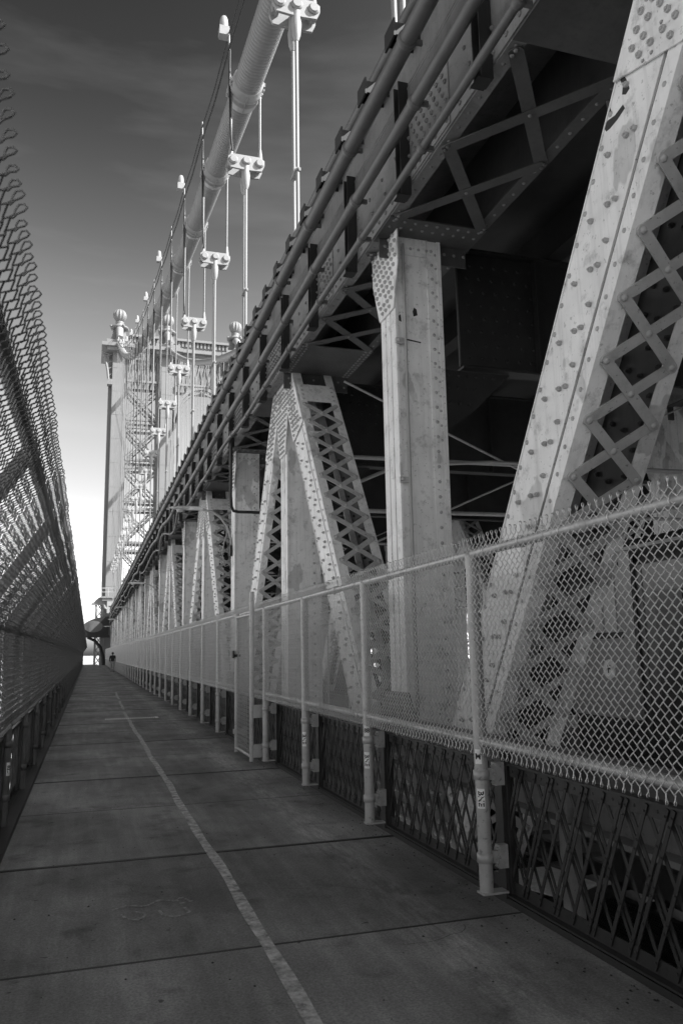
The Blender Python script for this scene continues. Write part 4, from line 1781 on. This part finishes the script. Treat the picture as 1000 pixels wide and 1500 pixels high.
# central arch
cx_, hw = (legx[1] + legx[2]) / 2, (legx[2] - legx[1]) / 2 - 1.5
m = MB()
prev = None
for k in range(25):
    a = math.pi * k / 24
    cur = (cx_ - hw * math.cos(a), 39.5 + 6.3 * math.sin(a))
    if prev:
        for o_, w in ((0, .5), (-.9, .25)):
            m.bar((prev[0], TY + .9, prev[1] + o_), (cur[0], TY + .9, cur[1] + o_), w, .6, (0, 0, 1))
        m.bar((prev[0], TY + .9, prev[1]), (cur[0], TY + .9, cur[1] - .9), .12, .2, (0, 0, 1))
    prev = cur
put('arch', m, 'tower', tw)
# bracing between the paired legs
for xa, xb in ((legx[0] + 1.5, legx[1] - 1.5), (legx[2] + 1.5, legx[3] - 1.5)):
    lv = [46.0 - 6.85 * k for k in range(0, 8)]
    for z0_, z1_ in zip(lv, lv[1:]):
        for yy in (TY + 1.6, TY + 4.9):
            m = MB()
            m.box(xa, xb, yy - .3, yy + .3, z1_ + .5, z1_ + .85)
            m.box(xa, xb, yy - .3, yy + .3, z1_ - .85, z1_ - .5)
            for k in range(6):
                q = xa + (xb - xa) * k / 6
                q2 = xa + (xb - xa) * (k + 1) / 6
                m.bar((q, yy, z1_ - .5), (q2, yy, z1_ + .5), .1, .1, (0, 1, 0))
            put('cross_beam', m, 'tower', tw)
            zt_, zb_ = z0_ - .85, z1_ + .85
            for (p_, q_) in (((xa, zt_), (xb, zb_)), ((xa, zb_), (xb, zt_))):
                d = Vector((q_[0] - p_[0], 0, q_[1] - p_[1])).normalized()
                n_ = Vector((-d.z, 0, d.x))
                m = MB()
                A, B = Vector((p_[0], yy, p_[1])), Vector((q_[0], yy, q_[1]))
                for o_ in (-.28, .28):
                    m.bar(A + n_ * o_, B + n_ * o_, .16, .4, n_)
                for k in range(10):
                    a1, a2 = A.lerp(B, k / 10), A.lerp(B, (k + 1) / 10)
                    m.bar(a1 - n_ * .28 * (1 if k % 2 else -1), a2 + n_ * .28 * (1 if k % 2 else -1), .08, .1, n_)
                put('cross_brace', m, 'tower', tw)

# balcony round the tower foot
bl = thing('tower_balcony', 'maintenance balcony with thin railing halfway up the foot of the tower', 'balcony', (2.8, 127, 9))
put('platform', MB().box(1.7, 7.4, 126.4, 129.9, 9.6, 10.0).box(1.5, 7.6, 126.2, 129.9, 10.01, 10.25), 'tower', bl)
m = MB()
for z in (10.9, 11.5):
    m.tube([(1.6, 129.9, z), (1.6, 126.3, z), (7.5, 126.3, z), (7.5, 129.9, z)], .05, 6, smooth=False)
put('handrail', m, 'steel_far', bl)
for k in range(7):
    put('baluster', MB().tube([(1.6 + k * .98, 126.3, 10.25), (1.6 + k * .98, 126.3, 11.5)], .05, 6), 'steel_far', bl)
m = MB()
m.tube([(1.9, 127, 9.6), (2.1, 127, 8.6), (2.7, 127, 8.0)], .25, 8)
put('bracket', m, 'tower', bl)

lb = thing('observation_bay', 'lower bay with a curved dark hood and pale oval panel at the walkway end', 'bay', (.8, 124, 0))
m = MB()
arc = [(2.8 - 3.9 * math.sin(R(a)) * 1.05, 4.9 + 2.2 * math.cos(R(a))) for a in range(0, 91, 9)]
poly = arc + [(-1.3, 4.4), (2.8, 4.4)]
put('hood', MB().prism([(a, 124, c) for a, c in poly], (0, 3, 0)), 'dark', lb)
ov = [(.6 + 1.35 * math.cos(R(a)), 5.65 + .85 * math.sin(R(a))) for a in range(0, 360, 20)]
put('oval_panel', MB().prism([(a, 123.98, c) for a, c in ov], (0, -.1, 0)), 'pipe', lb)
put('sill', MB().box(-1.6, 2.9, 123.7, 127.2, 4.1, 4.39), 'dark', lb)
put('curved_bracket', MB().tube([(-.2, 125.5, 4.1), (.9, 125.5, 3.6), (1.7, 125.5, 2.6), (2.1, 125.5, 1.2), (2.3, 125.5, 0)], [.18, .22, .25, .28, .35], 8), 'dark', lb)
put('pole', MB().tube([(-1.5, 124, 4.4), (-1.5, 124, 8.2)], .07, 6).tube([(-1.5, 124, 7.2), (-1.5, 124, 8.0)], .16, 6), 'galv_dark', lb)
lc = thing('lattice_column', 'slim pale lattice column with a small cap left of the tower leg', 'column', (1.3, 126, 0))
put('shaft', MB().box(.75, 1.05, 127, 127.4, -1, 9.0).box(1.75, 2.0, 127, 127.4, -1, 9.0), 'tower', lc)
m = MB()
for k in range(9):
    z = .2 + k * 1.0
    m.bar((1.05, 127.2, z), (1.75, 127.2, z + 1), .12, .1, (1, 0, 0))
    m.bar((1.75, 127.2, z), (1.05, 127.2, z + 1), .12, .1, (1, 0, 0))
put('lacing', m, 'tower', lc)
put('cap', MB().box(.2, 2.3, 126.8, 127.8, 9.0, 9.3).prism([(.4, 126.8, 9.3), (2.3, 126.8, 9.3), (2.3, 126.8, 10.3), (1.2, 126.8, 10.1)], (0, 1, 0)), 'tower', lc)
sp = thing('star_banner', 'white panel with a dark five pointed star on the tower foot', 'sign', (3.3, 129.5, 8))
put('panel', MB().box(2.45, 3.95, 125.9, 126.0, 7.7, 9.5), 'white', sp)
stp = [(3.2 + (.6 if k % 2 == 0 else .25) * math.sin(math.pi * k / 5), 8.6 + (.6 if k % 2 == 0 else .25) * math.cos(math.pi * k / 5)) for k in range(10)]
m = MB()
m.add([(3.2, 125.88, 8.6)] + [(a, 125.88, c) for a, c in stp], [(0, 1 + (k + 1) % 10, 1 + k) for k in range(10)])
put('star', m, 'ink', sp)
lnd = MB().box(-6, 1.5, 126.0, 140, -.3, -.02)
structure(put('tower_landing', lnd, 'concrete'))

# ------------------------------------------------------------------ far shore
for i, (x, y, w, h) in enumerate(((120, 420, 60, 62), (200, 380, 50, 55), (270, 420, 60, 66), (380, 330, 60, 60), (450, 250, 70, 56))):
    b = MB().box(x, x + w, y, y + 30, -40, -40 + h)
    for fl in range(int(h / 4) - 1):
        for c in range(int(w / 6)):
            b.box(x + 2 + c * 6, x + 5 + c * 6, y - .3, y - .01, -38 + fl * 4, -36 + fl * 4)
    t_ = put('building', b, 'city')
    tag(t_, '%s block from the left on the far shore, seen between the trusses' % ORD[i], 'building', 'blocks on the far shore')

# ------------------------------------------------------------------ the walking person


def skin(name, verts, edges, rad, mname, parent=None, root=0, sub=2):
    me = bpy.data.meshes.new(name)
    me.from_pydata(verts, edges, [])
    o = bpy.data.objects.new(name, me)
    COL.objects.link(o)
    o.modifiers.new('skin', 'SKIN').use_smooth_shade = True
    for i, r_ in enumerate(rad):
        me.skin_vertices[0].data[i].radius = (r_, r_) if not isinstance(r_, tuple) else r_
        me.skin_vertices[0].data[i].use_root = (i == root)
    s = o.modifiers.new('sub', 'SUBSURF')
    s.levels = sub
    s.render_levels = sub
    dg = bpy.context.evaluated_depsgraph_get()
    dg.update()
    m2 = bpy.data.meshes.new_from_object(o.evaluated_get(dg))
    m2.name = name
    bpy.data.objects.remove(o)
    m2.materials.clear()
    m2.materials.append(M[mname])
    ob = bpy.data.objects.new(name, m2)
    COL.objects.link(ob)
    if parent:
        ob.parent = parent
    return ob


pe = thing('person', 'person in a dark jacket and pale trousers walking away far down the walkway', 'person', (2.12, 76.0, 0))
bv = [(0, 0, .95), (0, 0, 1.15), (0, 0, 1.38), (0, .01, 1.50), (0, .02, 1.60), (0, .02, 1.70),
      (-.19, 0, 1.42), (-.25, -.02, 1.16), (-.22, .04, .92), (-.21, .08, .82),
      (.19, 0, 1.42), (.25, .02, 1.16), (.23, -.02, .92), (.22, -.02, .82),
      (-.10, 0, .90), (-.10, .14, .50), (-.10, .12, .10), (-.10, .26, .05),
      (.10, 0, .90), (.10, .02, .50), (.10, -.16, .12), (.10, -.06, .05)]
be = [(0, 1), (1, 2), (2, 3), (3, 4), (4, 5), (2, 6), (6, 7), (7, 8), (8, 9), (2, 10), (10, 11), (11, 12), (12, 13),
      (0, 14), (14, 15), (15, 16), (16, 17), (0, 18), (18, 19), (19, 20), (20, 21)]
br = [(.15, .10), (.13, .10), (.15, .10), .055, .085, .07, .055, .042, .034, .03, .055, .042, .034, .03, .085, .058, .04, .035, .085, .058, .04, .035]
skin('body', bv, be, br, 'skin', pe)
skin('jacket', [(0, 0, .88), (0, 0, 1.10), (0, 0, 1.38), (0, .01, 1.47), (-.20, 0, 1.41), (-.26, -.02, 1.16), (-.225, .04, .93), (.20, 0, 1.41), (.26, .02, 1.16), (.235, -.02, .93)],
     [(0, 1), (1, 2), (2, 3), (2, 4), (4, 5), (5, 6), (2, 7), (7, 8), (8, 9)],
     [(.19, .135), (.175, .13), (.19, .13), .075, .08, .062, .052, .08, .062, .052], 'jacket', pe)
skin('trousers', [(0, 0, .93), (-.10, 0, .86), (-.10, .14, .50), (-.10, .12, .14), (.10, 0, .86), (.10, .02, .50), (.10, -.16, .15)],
     [(0, 1), (1, 2), (2, 3), (0, 4), (4, 5), (5, 6)], [(.155, .12), .105, .08, .065, .105, .08, .065], 'trousers', pe)
for sx, pp in ((-1, (-.10, .12)), (1, (.10, -.16))):
    skin('shoe', [(pp[0], pp[1] - .04, .05), (pp[0], pp[1] + .16, .035)], [(0, 1)], [.05, .04], 'hair', pe)
h = MB().lathe([(.01, .10), (.06, .085), (.092, .04), (.098, -.02), (.085, -.08), (.05, -.11)], (0, .01, 1.675), 14)
ho = put('hair', h, 'hair')
ho.parent = pe
